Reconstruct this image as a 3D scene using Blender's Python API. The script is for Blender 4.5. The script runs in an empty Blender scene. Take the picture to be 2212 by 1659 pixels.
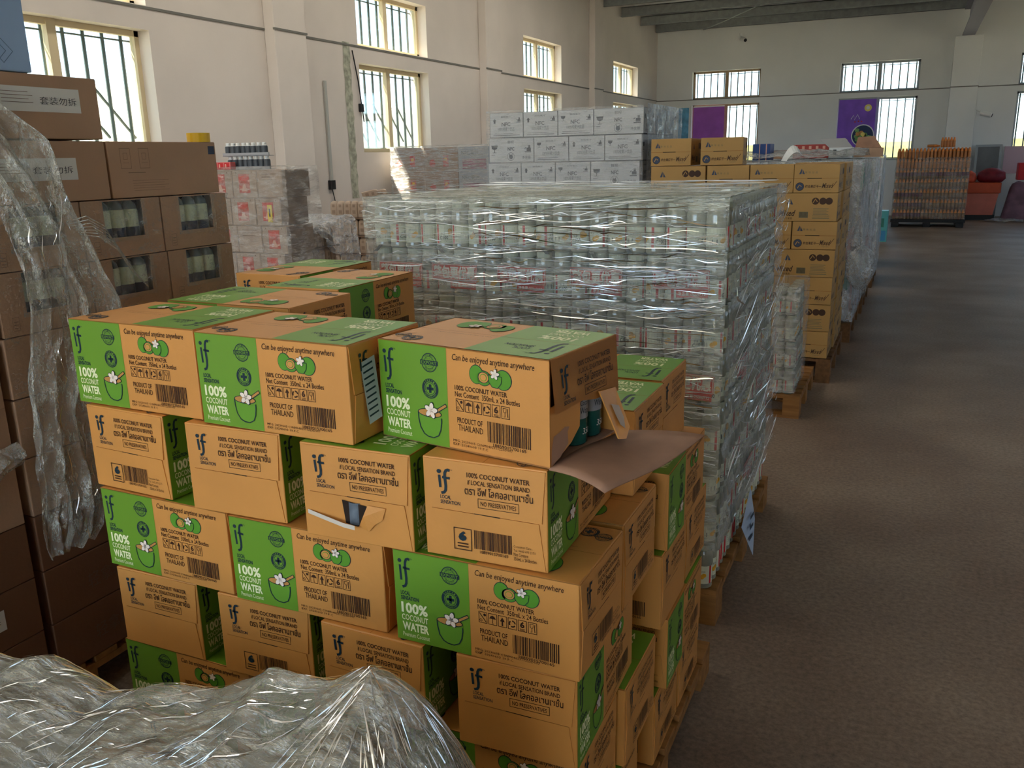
import bpy, bmesh, math, random
from mathutils import Vector, Matrix, noise
random.seed(7)
C = bpy.context.scene.collection
SC = bpy.context.scene

# ------------------------------------------------------------------ camera
F_PX, PITCH, ROLL, YAW = 1856.2, .2581, -.0216, -.4309
fw = Vector((math.sin(YAW)*math.cos(PITCH), math.cos(YAW)*math.cos(PITCH), -math.sin(PITCH)))
r0 = Vector((math.cos(YAW), -math.sin(YAW), 0)); u0 = r0.cross(fw)
rt = math.cos(ROLL)*r0 + math.sin(ROLL)*u0
up = -math.sin(ROLL)*r0 + math.cos(ROLL)*u0
cam_data = bpy.data.cameras.new('camera'); cam = bpy.data.objects.new('camera', cam_data); C.objects.link(cam)
cam_data.sensor_fit = 'HORIZONTAL'; cam_data.sensor_width = 36.0
cam_data.lens = 36.0*F_PX/2212.0; cam_data.clip_start = .02; cam_data.clip_end = 400
mw = Matrix((rt, up, -fw)).transposed().to_4x4(); mw.translation = Vector((0, 0, 1.62))
cam.matrix_world = mw
SC.camera = cam

# ------------------------------------------------------------------ sky, sun, exposure
world = bpy.data.worlds.new('sky'); SC.world = world; world.use_nodes = True
wn = world.node_tree; wn.nodes.clear()
wo = wn.nodes.new('ShaderNodeOutputWorld'); wb = wn.nodes.new('ShaderNodeBackground')
sky = wn.nodes.new('ShaderNodeTexSky'); sky.sky_type = 'HOSEK_WILKIE'
sky.sun_direction = Vector((-.40, -.25, .88)).normalized(); sky.turbidity = 3.2; sky.ground_albedo = .5
wm = wn.nodes.new('ShaderNodeMix'); wm.data_type = 'RGBA'; wm.blend_type = 'MULTIPLY'; wm.inputs[0].default_value = 1; wm.inputs[7].default_value = (1.0, .925, .82, 1)
wn.links.new(sky.outputs[0], wm.inputs[6]); wn.links.new(wm.outputs[2], wb.inputs[0]); wn.links.new(wb.outputs[0], wo.inputs[0])
wb.inputs[1].default_value = 9.0
sun_d = bpy.data.lights.new('sun', 'SUN'); sun_d.energy = 24.0; sun_d.angle = math.radians(.8); sun_d.color = (1, .90, .74)
sun = bpy.data.objects.new('sun', sun_d); C.objects.link(sun)
sun.rotation_euler = Vector((1.0, .40, -2.05)).to_track_quat('-Z', 'Y').to_euler()
SC.view_settings.view_transform = 'Standard'; SC.view_settings.look = 'None'
SC.view_settings.gamma = 1; SC.view_settings.use_curve_mapping = False
SC.view_settings.exposure = 1.35
cy = SC.cycles
cy.max_bounces = 8; cy.diffuse_bounces = 4; cy.glossy_bounces = 2; cy.transmission_bounces = 4; cy.transparent_max_bounces = 14
cy.caustics_reflective = False; cy.caustics_refractive = False; cy.sample_clamp_indirect = 6.0; cy.blur_glossy = 1.0

# ------------------------------------------------------------------ materials
def lin(c):
    if isinstance(c, str): c = [int(c[i:i+2], 16) for i in (0, 2, 4)]
    return tuple(((v/255)/12.92 if v/255 <= .04045 else (((v/255)+.055)/1.055)**2.4) for v in c) + (1,)
MATS = {}
def mat(name, col, rough=.6, var=.0, scale=8, bump=0.0, bscale=60, metal=0, alpha=None, emit=0, col2=None, spec=.3, stretch=(1, 1, 1)):
    if name in MATS: return MATS[name]
    m = bpy.data.materials.new(name); m.use_nodes = True; nt = m.node_tree; b = nt.nodes['Principled BSDF']
    b.inputs['Base Color'].default_value = lin(col); b.inputs['Roughness'].default_value = rough
    b.inputs['Metallic'].default_value = metal; b.inputs['Specular IOR Level'].default_value = spec
    tc = nt.nodes.new('ShaderNodeTexCoord')
    mp = nt.nodes.new('ShaderNodeMapping'); mp.inputs['Scale'].default_value = stretch
    nt.links.new(tc.outputs['Object'], mp.inputs[0])
    if var or col2:
        n = nt.nodes.new('ShaderNodeTexNoise'); n.inputs['Scale'].default_value = scale; n.inputs['Detail'].default_value = 5
        nt.links.new(mp.outputs[0], n.inputs['Vector'])
        mx = nt.nodes.new('ShaderNodeMix'); mx.data_type = 'RGBA'
        a = lin(col)
        c2 = lin(col2) if col2 else tuple(v*(1-var) for v in a[:3])+(1,)
        c1 = a if col2 else tuple(min(1, v*(1+var*.6)) for v in a[:3])+(1,)
        mx.inputs[6].default_value = c1; mx.inputs[7].default_value = c2
        cr = nt.nodes.new('ShaderNodeMapRange'); cr.inputs[1].default_value = .35; cr.inputs[2].default_value = .65
        nt.links.new(n.outputs[0], cr.inputs[0]); nt.links.new(cr.outputs[0], mx.inputs[0])
        nt.links.new(mx.outputs[2], b.inputs['Base Color'])
    if bump:
        n2 = nt.nodes.new('ShaderNodeTexNoise'); n2.inputs['Scale'].default_value = bscale; n2.inputs['Detail'].default_value = 4
        bp = nt.nodes.new('ShaderNodeBump'); bp.inputs['Strength'].default_value = bump; bp.inputs['Distance'].default_value = .01
        nt.links.new(mp.outputs[0], n2.inputs['Vector']); nt.links.new(n2.outputs[0], bp.inputs['Height']); nt.links.new(bp.outputs[0], b.inputs['Normal'])
    if alpha is not None: b.inputs['Alpha'].default_value = alpha
    if emit: b.inputs['Emission Color'].default_value = lin(col); b.inputs['Emission Strength'].default_value = emit
    MATS[name] = m; return m

def film(name, base=.10, streak=.55, stretch=(2, 2, 40), scale=3.0, col=(232, 236, 234), bump=.6, rough=.18, lo=.55, hi=.72, gl=.6, rotz=0, line=.022):
    if name in MATS: return MATS[name]
    m = bpy.data.materials.new(name); m.use_nodes = True; nt = m.node_tree; nt.nodes.clear()
    out = nt.nodes.new('ShaderNodeOutputMaterial')
    tc = nt.nodes.new('ShaderNodeTexCoord'); mp = nt.nodes.new('ShaderNodeMapping'); mp.inputs['Scale'].default_value = stretch; mp.inputs['Rotation'].default_value = (0, 0, rotz)
    nt.links.new(tc.outputs['Object'], mp.inputs[0])
    n = nt.nodes.new('ShaderNodeTexNoise'); n.inputs['Scale'].default_value = scale; n.inputs['Detail'].default_value = 6; n.inputs['Roughness'].default_value = .62; n.inputs['Distortion'].default_value = .4
    nt.links.new(mp.outputs[0], n.inputs['Vector'])
    r = nt.nodes.new('ShaderNodeMapRange'); r.inputs[1].default_value = lo; r.inputs[2].default_value = hi
    r.inputs[3].default_value = base; r.inputs[4].default_value = base+(streak-base)*.45; nt.links.new(n.outputs[0], r.inputs[0])
    n3 = nt.nodes.new('ShaderNodeTexNoise'); n3.inputs['Scale'].default_value = scale*1.7; n3.inputs['Detail'].default_value = 4; n3.inputs['Roughness'].default_value = .7; n3.inputs['Distortion'].default_value = .3
    nt.links.new(mp.outputs[0], n3.inputs['Vector'])
    s1 = nt.nodes.new('ShaderNodeMath'); s1.operation = 'SUBTRACT'; s1.inputs[1].default_value = .5; nt.links.new(n3.outputs[0], s1.inputs[0])
    s2 = nt.nodes.new('ShaderNodeMath'); s2.operation = 'ABSOLUTE'; nt.links.new(s1.outputs[0], s2.inputs[0])
    s3 = nt.nodes.new('ShaderNodeMapRange'); s3.inputs[1].default_value = .0; s3.inputs[2].default_value = line; s3.inputs[3].default_value = streak-base; s3.inputs[4].default_value = 0; nt.links.new(s2.outputs[0], s3.inputs[0])
    # creases only in patches
    s4 = nt.nodes.new('ShaderNodeMapRange'); s4.inputs[1].default_value = .42; s4.inputs[2].default_value = .58; nt.links.new(n.outputs[0], s4.inputs[0])
    s5 = nt.nodes.new('ShaderNodeMath'); s5.operation = 'MULTIPLY'; nt.links.new(s3.outputs[0], s5.inputs[0]); nt.links.new(s4.outputs[0], s5.inputs[1])
    s6 = nt.nodes.new('ShaderNodeMath'); s6.operation = 'ADD'; s6.use_clamp = True; nt.links.new(r.outputs[0], s6.inputs[0]); nt.links.new(s5.outputs[0], s6.inputs[1])
    r = s6
    bp = nt.nodes.new('ShaderNodeBump'); bp.inputs['Strength'].default_value = bump; bp.inputs['Distance'].default_value = .02
    nt.links.new(n.outputs[0], bp.inputs['Height'])
    bp2 = nt.nodes.new('ShaderNodeBump'); bp2.inputs['Strength'].default_value = min(1, bump); bp2.inputs['Distance'].default_value = .03
    nt.links.new(n3.outputs[0], bp2.inputs['Height']); nt.links.new(bp.outputs[0], bp2.inputs['Normal'])
    g = nt.nodes.new('ShaderNodeBsdfGlossy'); g.inputs['Roughness'].default_value = rough*.7; nt.links.new(bp2.outputs[0], g.inputs['Normal'])
    d = nt.nodes.new('ShaderNodeBsdfDiffuse'); d.inputs['Color'].default_value = lin(col); nt.links.new(bp.outputs[0], d.inputs['Normal'])
    t = nt.nodes.new('ShaderNodeBsdfTransparent'); t.inputs[0].default_value = (.97, .98, .97, 1)
    mx = nt.nodes.new('ShaderNodeMixShader'); nt.links.new(r.outputs[0], mx.inputs[0]); nt.links.new(t.outputs[0], mx.inputs[1]); nt.links.new(d.outputs[0], mx.inputs[2])
    gg = nt.nodes.new('ShaderNodeMapRange'); gg.inputs[3].default_value = .05+.10*gl; gg.inputs[4].default_value = .15+.5*gl; nt.links.new(s4.outputs[0], gg.inputs[0])
    m2 = nt.nodes.new('ShaderNodeMixShader'); nt.links.new(gg.outputs[0], m2.inputs[0]); nt.links.new(mx.outputs[0], m2.inputs[1]); nt.links.new(g.outputs[0], m2.inputs[2])
    nt.links.new(m2.outputs[0], out.inputs[0]); MATS[name] = m; return m

def clear(name, col, fac=.35, rough=.08, diff=.5):
    if name in MATS: return MATS[name]
    m = bpy.data.materials.new(name); m.use_nodes = True; nt = m.node_tree; nt.nodes.clear()
    out = nt.nodes.new('ShaderNodeOutputMaterial')
    g = nt.nodes.new('ShaderNodeBsdfGlossy'); g.inputs['Roughness'].default_value = rough
    d = nt.nodes.new('ShaderNodeBsdfDiffuse'); d.inputs['Color'].default_value = lin(col)
    mg = nt.nodes.new('ShaderNodeMixShader'); mg.inputs[0].default_value = 1-diff
    nt.links.new(d.outputs[0], mg.inputs[1]); nt.links.new(g.outputs[0], mg.inputs[2])
    t = nt.nodes.new('ShaderNodeBsdfTransparent'); t.inputs[0].default_value = tuple(.6+.4*v for v in lin(col)[:3])+(1,)
    lw = nt.nodes.new('ShaderNodeLayerWeight'); lw.inputs[0].default_value = .35
    r = nt.nodes.new('ShaderNodeMapRange'); r.inputs[3].default_value = fac; r.inputs[4].default_value = min(1, fac+.55)
    nt.links.new(lw.outputs['Facing'], r.inputs[0])
    mx = nt.nodes.new('ShaderNodeMixShader'); nt.links.new(r.outputs[0], mx.inputs[0]); nt.links.new(t.outputs[0], mx.inputs[1]); nt.links.new(mg.outputs[0], mx.inputs[2])
    nt.links.new(mx.outputs[0], out.inputs[0]); MATS[name] = m; return m

# ------------------------------------------------------------------ mesh helper
class MB:
    def __init__(s): s.v = []; s.f = []; s.m = []; s.mats = []
    def mi(s, m):
        if m not in s.mats: s.mats.append(m)
        return s.mats.index(m)
    def add(s, vs, fs, m, M=None):
        o = len(s.v); i = s.mi(m)
        for p in vs:
            p = Vector(p)
            s.v.append(tuple(M @ p if M else p))
        for f in fs: s.f.append([o+k for k in f]); s.m.append(i)
        return s
    def box(s, a, b, m, M=None, bev=0):
        x0, y0, z0 = a; x1, y1, z1 = b
        if bev:
            bm = bmesh.new(); bmesh.ops.create_cube(bm, size=1)
            for v in bm.verts: v.co = Vector(((x0+x1)/2+v.co.x*(x1-x0), (y0+y1)/2+v.co.y*(y1-y0), (z0+z1)/2+v.co.z*(z1-z0)))
            bmesh.ops.bevel(bm, geom=bm.edges[:], offset=bev, segments=2, affect='EDGES', profile=.5)
            bm.verts.index_update()
            s.add([v.co.copy() for v in bm.verts], [[v.index for v in f.verts] for f in bm.faces], m, M); bm.free(); return s
        vs = [(x0, y0, z0), (x1, y0, z0), (x1, y1, z0), (x0, y1, z0), (x0, y0, z1), (x1, y0, z1), (x1, y1, z1), (x0, y1, z1)]
        return s.add(vs, [(0, 3, 2, 1), (4, 5, 6, 7), (0, 1, 5, 4), (1, 2, 6, 5), (2, 3, 7, 6), (3, 0, 4, 7)], m, M)
    def lathe(s, prof, n, m, M=None, a0=0, a1=2*math.pi, caps=True):
        full = abs(a1-a0-2*math.pi) < 1e-6; k = n if full else n+1; vs = []; fs = []
        for r, z in prof:
            for i in range(k):
                a = a0+(a1-a0)*i/n; vs.append((r*math.cos(a), r*math.sin(a), z))
        for j in range(len(prof)-1):
            for i in range(n):
                i2 = (i+1) % k; fs.append((j*k+i, j*k+i2, (j+1)*k+i2, (j+1)*k+i))
        if caps and full:
            fs.append(tuple(range(k-1, -1, -1))); fs.append(tuple((len(prof)-1)*k+i for i in range(k)))
        return s.add(vs, fs, m, M)
    def tube(s, pts, r, m, n=6):
        pts = [Vector(p) for p in pts]; vs = []; fs = []
        for i, p in enumerate(pts):
            d = (pts[min(i+1, len(pts)-1)]-pts[max(i-1, 0)]).normalized()
            a = d.orthogonal().normalized(); b = d.cross(a)
            if i and False: pass
            for k in range(n):
                t = 2*math.pi*k/n; vs.append(p+a*math.cos(t)*r+b*math.sin(t)*r)
        for i in range(len(pts)-1):
            for k in range(n): fs.append((i*n+k, i*n+(k+1) % n, (i+1)*n+(k+1) % n, (i+1)*n+k))
        fs.append(tuple(range(n))); fs.append(tuple((len(pts)-1)*n+k for k in range(n-1, -1, -1)))
        return s.add(vs, fs, m)
    def mesh(s, name, smooth=False):
        me = bpy.data.meshes.new(name); me.from_pydata(s.v, [], s.f)
        for m in s.mats: me.materials.append(m)
        me.polygons.foreach_set('material_index', s.m)
        if smooth: me.polygons.foreach_set('use_smooth', [True]*len(s.f))
        me.update(); return me
def obj(name, data, parent=None, loc=(0, 0, 0), rot=(0, 0, 0), label=None, cat=None, group=None, kind=None, smooth=False):
    if isinstance(data, MB): data = data.mesh(name, smooth)
    o = bpy.data.objects.new(name, data); C.objects.link(o); o.location = loc; o.rotation_euler = rot
    if parent: o.parent = parent
    if label: o['label'] = label
    if cat: o['category'] = cat
    if group: o['group'] = group
    if kind: o['kind'] = kind
    return o
def empty(name, loc, rot=(0, 0, 0), **k):
    return obj(name, None, None, loc, rot, **k)
ORD = ['first', 'second', 'third', 'fourth', 'fifth', 'sixth', 'seventh', 'eighth', 'ninth', 'tenth', 'eleventh', 'twelfth', 'thirteenth', 'fourteenth', 'fifteenth', 'sixteenth', 'seventeenth', 'eighteenth', 'nineteenth', 'twentieth', 'twenty-first', 'twenty-second']

# ------------------------------------------------------------------ flat artwork (printing)
_tx = {}
def text2(s, bold=0.0, shear=0.0, res=2):
    key = (s, bold, shear, res)
    if key in _tx: return _tx[key]
    cu = bpy.data.curves.new('t', 'FONT'); cu.body = s; cu.size = 1; cu.offset = bold; cu.shear = shear; cu.resolution_u = res; cu.fill_mode = 'FRONT'
    o = bpy.data.objects.new('t', cu); C.objects.link(o)
    me = bpy.data.meshes.new_from_object(o, depsgraph=bpy.context.evaluated_depsgraph_get())
    vs = [(v.co.x, v.co.y) for v in me.vertices]; fs = [tuple(p.vertices) for p in me.polygons]
    bpy.data.objects.remove(o); bpy.data.curves.remove(cu); bpy.data.meshes.remove(me)
    if vs:
        x0 = min(v[0] for v in vs); x1 = max(v[0] for v in vs); y0 = min(v[1] for v in vs); y1 = max(v[1] for v in vs)
        vs = [((x-x0)/(x1-x0), (y-y0)/(y1-y0)) for x, y in vs]; asp = (x1-x0)/(y1-y0)
    else: asp = 1
    _tx[key] = (vs, fs, asp); return _tx[key]
class Art:
    """flat printing, x right and y up in metres on one panel"""
    def __init__(s): s.items = []
    def poly(s, pts, m, lay=1): s.items.append(([tuple(p) for p in pts], [tuple(range(len(pts)))], m, lay)); return s
    def rect(s, x0, y0, x1, y1, m, lay=1): return s.poly([(x0, y0), (x1, y0), (x1, y1), (x0, y1)], m, lay)
    def frame(s, x0, y0, x1, y1, w, m, lay=1):
        s.rect(x0, y0, x1, y0+w, m, lay); s.rect(x0, y1-w, x1, y1, m, lay); s.rect(x0, y0+w, x0+w, y1-w, m, lay); return s.rect(x1-w, y0+w, x1, y1-w, m, lay)
    def text(s, t, x0, y0, x1, y1, m, bold=0, lay=2, shear=0, keep=False, res=2):
        vs, fs, asp = text2(t, bold, shear, res)
        w, h = x1-x0, y1-y0
        if keep: w = min(w, h*asp)
        s.items.append(([(x0+a*w, y0+b*h) for a, b in vs], fs, m, lay)); return s
    def disc(s, cx, cy, rx, ry, m, lay=1, n=24): return s.poly([(cx+rx*math.cos(2*math.pi*i/n), cy+ry*math.sin(2*math.pi*i/n)) for i in range(n)], m, lay)
    def ring(s, cx, cy, rx, ry, w, m, lay=2, n=24):
        vs = []; fs = []
        for i in range(n):
            a = 2*math.pi*i/n; vs += [(cx+rx*math.cos(a), cy+ry*math.sin(a)), (cx+(rx-w)*math.cos(a), cy+(ry-w)*math.sin(a))]
        for i in range(n): j = (i+1) % n; fs.append((2*i, 2*j, 2*j+1, 2*i+1))
        s.items.append((vs, fs, m, lay)); return s
    def stroke(s, pts, w, m, lay=2):
        vs = []; fs = []
        for i, p in enumerate(pts):
            a = pts[max(0, i-1)]; b = pts[min(len(pts)-1, i+1)]; dx, dy = b[0]-a[0], b[1]-a[1]; l = math.hypot(dx, dy) or 1
            nx, ny = -dy/l*w/2, dx/l*w/2; vs += [(p[0]+nx, p[1]+ny), (p[0]-nx, p[1]-ny)]
        for i in range(len(pts)-1): fs.append((2*i, 2*i+1, 2*i+3, 2*i+2))
        s.items.append((vs, fs, m, lay)); return s
    def circ_text(s, t, cx, cy, r, h, m, a0, a1, lay=3):
        n = len(t)
        for i, ch in enumerate(t):
            if ch == ' ': continue
            a = a0+(a1-a0)*i/(n-1); vs, fs, asp = text2(ch, .02, 0, 1); w = h*.75
            sgn = 1 if a0 > a1 else -1
            out = []
            for px, py in vs:
                lx, ly = (px-.5)*w, (py-.5)*h
                rr = r+ly*sgn; aa = a-lx*sgn/r if sgn > 0 else a+lx/r
                out.append((cx+rr*math.cos(aa), cy+rr*math.sin(aa)))
            s.items.append((out, fs, m, lay))
        return s
    def put(s, mb, org, ex, ey, off=.0004):
        org, ex, ey = Vector(org), Vector(ex).normalized(), Vector(ey).normalized(); nz = ex.cross(ey)
        for vs, fs, m, lay in s.items:
            mb.add([org+ex*x+ey*y+nz*(off*lay) for x, y in vs], fs, m)
    def wrap(s, mb, r, z0, off=.0003):
        for vs, fs, m, lay in s.items:
            mb.add([((r+off*lay)*math.cos(x/r), (r+off*lay)*math.sin(x/r), z0+y) for x, y in vs], fs, m)
def barcode(A, x0, y0, x1, y1, m, seed=3, n=34):
    rg = random.Random(seed); x = x0; u = (x1-x0)/(n*2.05)
    while x < x1-u:
        w = u*rg.choice((.7, .7, 1.3, 2)); A.rect(x, y0, min(x+w, x1), y1, m, 2); x += w+u*rg.choice((.7, .9, 1.4))

# ------------------------------------------------------------------ stretch film helper
def film_panel(mb, P, nu, nv, m, amp, fr, out, seed=0):
    """P(u,v)->Vector, displaced along out(u,v) by fractal noise"""
    vs = []; fs = []
    for j in range(nv+1):
        for i in range(nu+1):
            u, v = i/nu, j/nv; p = P(u, v)
            q = Vector((p.x*fr[0]+seed, p.y*fr[1]+seed, p.z*fr[2]))
            vs.append(p+out(u, v)*(noise.noise(q)*amp+noise.noise(q*2.7)*amp*.5+noise.noise(q*6)*amp*.2))
    for j in range(nv):
        for i in range(nu): k = j*(nu+1)+i; fs.append((k, k+1, k+nu+2, k+nu+1))
    mb.add(vs, fs, m)
def film_wrap(mb, x0, y0, z0, x1, y1, z1, m, sides='frt', d=.012, amp=.008, res=.05, fr=(6, 6, 18)):
    X0, Y0, Z1, X1, Y1 = x0-d, y0-d, z1+d, x1+d, y1+d
    cl = lambda L, r=res: max(3, min(60, int(L/r)))
    if 'f' in sides: film_panel(mb, lambda u, v: Vector((X0+(X1-X0)*u, Y0, z0+(Z1-z0)*v)), cl(X1-X0), cl(Z1-z0, res*.6), m, amp, fr, lambda u, v: Vector((0, -1, 0)))
    if 'r' in sides: film_panel(mb, lambda u, v: Vector((X1, Y0+(Y1-Y0)*u, z0+(Z1-z0)*v)), cl(Y1-Y0), cl(Z1-z0, res*.6), m, amp, fr, lambda u, v: Vector((1, 0, 0)), 5)
    if 'l' in sides: film_panel(mb, lambda u, v: Vector((X0, Y1-(Y1-Y0)*u, z0+(Z1-z0)*v)), cl(Y1-Y0), cl(Z1-z0, res*.6), m, amp, fr, lambda u, v: Vector((-1, 0, 0)), 9)
    if 't' in sides: film_panel(mb, lambda u, v: Vector((X0+(X1-X0)*u, Y0+(Y1-Y0)*v, Z1)), cl(X1-X0), cl(Y1-Y0), m, amp, (fr[2], fr[0], 1), lambda u, v: Vector((0, 0, 1)), 3)

def film_fold_glints(name, parent, P, n, m, seed=1, lmin=.06, lmax=.4, w=.0022, off=.004, tilt=.10, vertical=False):
    """thin bright ribbons for pulled creases and their glints, laid on a film panel P(u, v)"""
    rg = random.Random(seed); mb = MB(); o = P(0, 0); U = (P(1, 0)-o); V = (P(0, 1)-o); lu, lv = U.length, V.length; eu, ev = U/lu, V/lv; nz = eu.cross(ev).normalized()
    for k in range(n):
        L = lmin+(lmax-lmin)*rg.random()**2.2; a, b = rg.random(), rg.random(); sl = rg.uniform(-tilt, tilt); ww = w*rg.uniform(.4, 1.5); ph = rg.random()*6; tz = rg.uniform(-1.4, 1.4); vs = []; fs = []
        N = 8
        for i in range(N+1):
            t = i/N; s_ = (t-.5)*L
            du, dv = (s_, s_*sl+.004*math.sin(t*5+ph)) if not vertical else (s_*sl+.004*math.sin(t*5+ph), s_)
            x = min(max(a*lu+du, 0), lu); y = min(max(b*lv+dv, 0), lv); h = ww*math.sin(math.pi*t)+.0001
            p = o+eu*x+ev*y+nz*off; q = ev if not vertical else eu
            vs += [p-q*h*.5, p+q*h*.5+nz*h*tz]
        for i in range(N): fs.append((2*i, 2*i+2, 2*i+3, 2*i+1))
        mb.add(vs, fs, m)
    return obj(name, mb, parent, kind='stuff')

# ================================================================== SETTING
FY, LX = 24.0, -6.53        # far wall, left wall
M_wall = mat('plaster_wall', (222, 212, 204), .85, .07, .9, .12, 14)
M_wallf = mat('plaster_far_wall', (226, 226, 224), .85, .05, .7, .1, 12)
M_trim = mat('cornice_grey', (120, 118, 112), .8)
M_frame = mat('window_frame_cream', (214, 196, 160), .5)
M_frame_b = mat('window_frame_brown', (170, 142, 110), .5, .1, 20)
M_alu = mat('window_frame_alu', (150, 156, 160), .4)
M_bar = mat('window_bar_steel', (62, 72, 70), .5, .1, 30)
M_glass = clear('window_glass', (225, 240, 236), .03, .03, .2)
def wall_open(name, axis, c, th, a0, a1, z0, z1, holes, m, sgn):
    """wall slab at c with thickness th on the outer side, rectangular holes (a,b,lo,hi)"""
    mb = MB(); cuts = sorted({a0, a1} | {h[0] for h in holes} | {h[1] for h in holes}); zc = sorted({z0, z1} | {h[2] for h in holes} | {h[3] for h in holes})
    for i in range(len(cuts)-1):
        for j in range(len(zc)-1):
            ca, cz = (cuts[i]+cuts[i+1])/2, (zc[j]+zc[j+1])/2
            if any(h[0] < ca < h[1] and h[2] < cz < h[3] for h in holes): continue
            lo, hi = min(c, c+sgn*th), max(c, c+sgn*th)
            if axis == 'x': mb.box((lo, cuts[i], zc[j]), (hi, cuts[i+1], zc[j+1]), m)
            else: mb.box((cuts[i], lo, zc[j]), (cuts[i+1], hi, zc[j+1]), m)
    # merge into a clean skin: drop coincident inner faces
    me = mb.mesh(name); bm = bmesh.new(); bm.from_mesh(me)
    bmesh.ops.remove_doubles(bm, verts=bm.verts[:], dist=1e-5)
    seen = {}
    for f in bm.faces: seen.setdefault(tuple(sorted(v.index for v in f.verts)), []).append(f)
    bmesh.ops.delete(bm, geom=[f for l in seen.values() if len(l) > 1 for f in l], context='FACES')
    bmesh.ops.recalc_face_normals(bm, faces=bm.faces[:])
    bm.to_mesh(me); bm.free()
    return obj(name, me, kind='structure')
LW = [(4.50, 6.36), (9.76, 11.53), (15.0, 16.87), (20.2, 22.2), (-.9, .95), (-5.6, -3.8)]
Z = (1.72, 2.82, 3.03, 3.72)
wall_open('wall_left', 'x', LX, .28, -8, FY, 0, 5.2, [(a, b, Z[0], Z[1]) for a, b in LW]+[(a, b, Z[2], Z[3]) for a, b in LW], M_wall, -1)
FWIN = [(-5.56, -3.80), (-1.86, -.06), (2.04, 3.8)]
wall_open('wall_far', 'y', FY, .28, LX-.28, 8.0, 0, 5.2, [(a, b, 1.35, 2.86) for a, b in FWIN]+[(a, b, 2.99, 3.70) for a, b in FWIN], M_wallf, 1)
wall_open('wall_back', 'y', -8, .28, LX-.28, 8.0, 0, 5.2, [(-6.4, 2.2, 0, 4.8)], M_wall, -1)  # unseen opening added behind the camera for daylight on the carton fronts
wall_open('wall_right', 'x', 7.72, .28, -8, FY, 0, 5.2, [(a, b, Z[2], Z[3]) for a, b in LW[:4]]+[(a, b, Z[0], Z[1]) for a, b in LW[:4]], M_wall, 1)  # unseen openings added so daylight reaches the left wall
# floor
def floor_mat():
    m = bpy.data.materials.new('concrete_floor'); m.use_nodes = True; nt = m.node_tree; b = nt.nodes['Principled BSDF']
    tc = nt.nodes.new('ShaderNodeTexCoord')
    n = nt.nodes.new('ShaderNodeTexNoise'); n.inputs['Scale'].default_value = 1.1; n.inputs['Detail'].default_value = 8
    n2 = nt.nodes.new('ShaderNodeTexNoise'); n2.inputs['Scale'].default_value = 55; n2.inputs['Detail'].default_value = 6; n2.inputs['Roughness'].default_value = .7
    nt.links.new(tc.outputs['Object'], n.inputs['Vector']); nt.links.new(tc.outputs['Object'], n2.inputs['Vector'])
    r = nt.nodes.new('ShaderNodeValToRGB'); r.color_ramp.elements[0].color = lin((118, 96, 80)); r.color_ramp.elements[1].color = lin((158, 138, 120)); r.color_ramp.elements[0].position = .3; r.color_ramp.elements[1].position = .7
    nt.links.new(n.outputs[0], r.inputs[0])
    mx = nt.nodes.new('ShaderNodeMix'); mx.data_type = 'RGBA'; mx.blend_type = 'OVERLAY'; mx.inputs[0].default_value = .95
    nt.links.new(r.outputs[0], mx.inputs[6]); nt.links.new(n2.outputs[0], mx.inputs[7]); nt.links.new(mx.outputs[2], b.inputs['Base Color'])
    b.inputs['Roughness'].default_value = .55; b.inputs['Specular IOR Level'].default_value = .35
    bp = nt.nodes.new('ShaderNodeBump'); bp.inputs['Strength'].default_value = .25; bp.inputs['Distance'].default_value = .004
    nt.links.new(n2.outputs[0], bp.inputs['Height']); nt.links.new(bp.outputs[0], b.inputs['Normal'])
    return m
obj('floor', MB().box((LX-.28, -8.28, -.12), (8.0, FY+.28, 0), floor_mat()), kind='structure')
# pilasters
for i, y in enumerate((7.98, 13.2, 18.5, 2.7)):
    obj('trim_%d' % (i+1), MB().box((LX, y, 0), (LX+.14, y+.55, 5.0), M_wall, bev=.01), kind='structure')
obj('trim_5', MB().box((.62, FY-.30, 0), (1.20, FY, 4.12), M_wallf, bev=.01), kind='structure')
# string course lines
obj('trim_6', MB().box((LX, -8, 3.0), (LX+.012, FY, 3.022), M_trim).box((LX+.13, 7.97, 3.0), (LX+.152, 8.54, 3.022), M_trim).box((LX+.13, 13.19, 3.0), (LX+.152, 13.76, 3.022), M_trim).box((LX+.13, 18.49, 3.0), (LX+.152, 19.06, 3.022), M_trim), kind='structure')
obj('trim_7', MB().box((LX, FY-.012, 2.985), (7.7, FY, 3.007), M_trim).box((.61, FY-.312, 2.985), (1.21, FY-.30, 3.007), M_trim), kind='structure')
# peeled patches strip and conduit on the left wall
M_peel = mat('peeled_plaster', (176, 176, 158), .9, .35, 16, .5, 30)
mb = MB(); 
pts = []
for k in range(22):
    z = 1.15+k*.09; pts.append((9.42+.01*math.sin(k*1.7), 9.57+.012*math.sin(k*2.3+1), z))
vs = []; fs = []
for a, b, z in pts: vs += [(LX+.004, a, z), (LX+.004, b, z)]
for k in range(len(pts)-1): fs.append((2*k, 2*k+1, 2*k+3, 2*k+2))
mb.add(vs, fs, M_peel)
obj('trim_8', mb, kind='structure')
# fine grit and scuffs worn into the plaster

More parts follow.
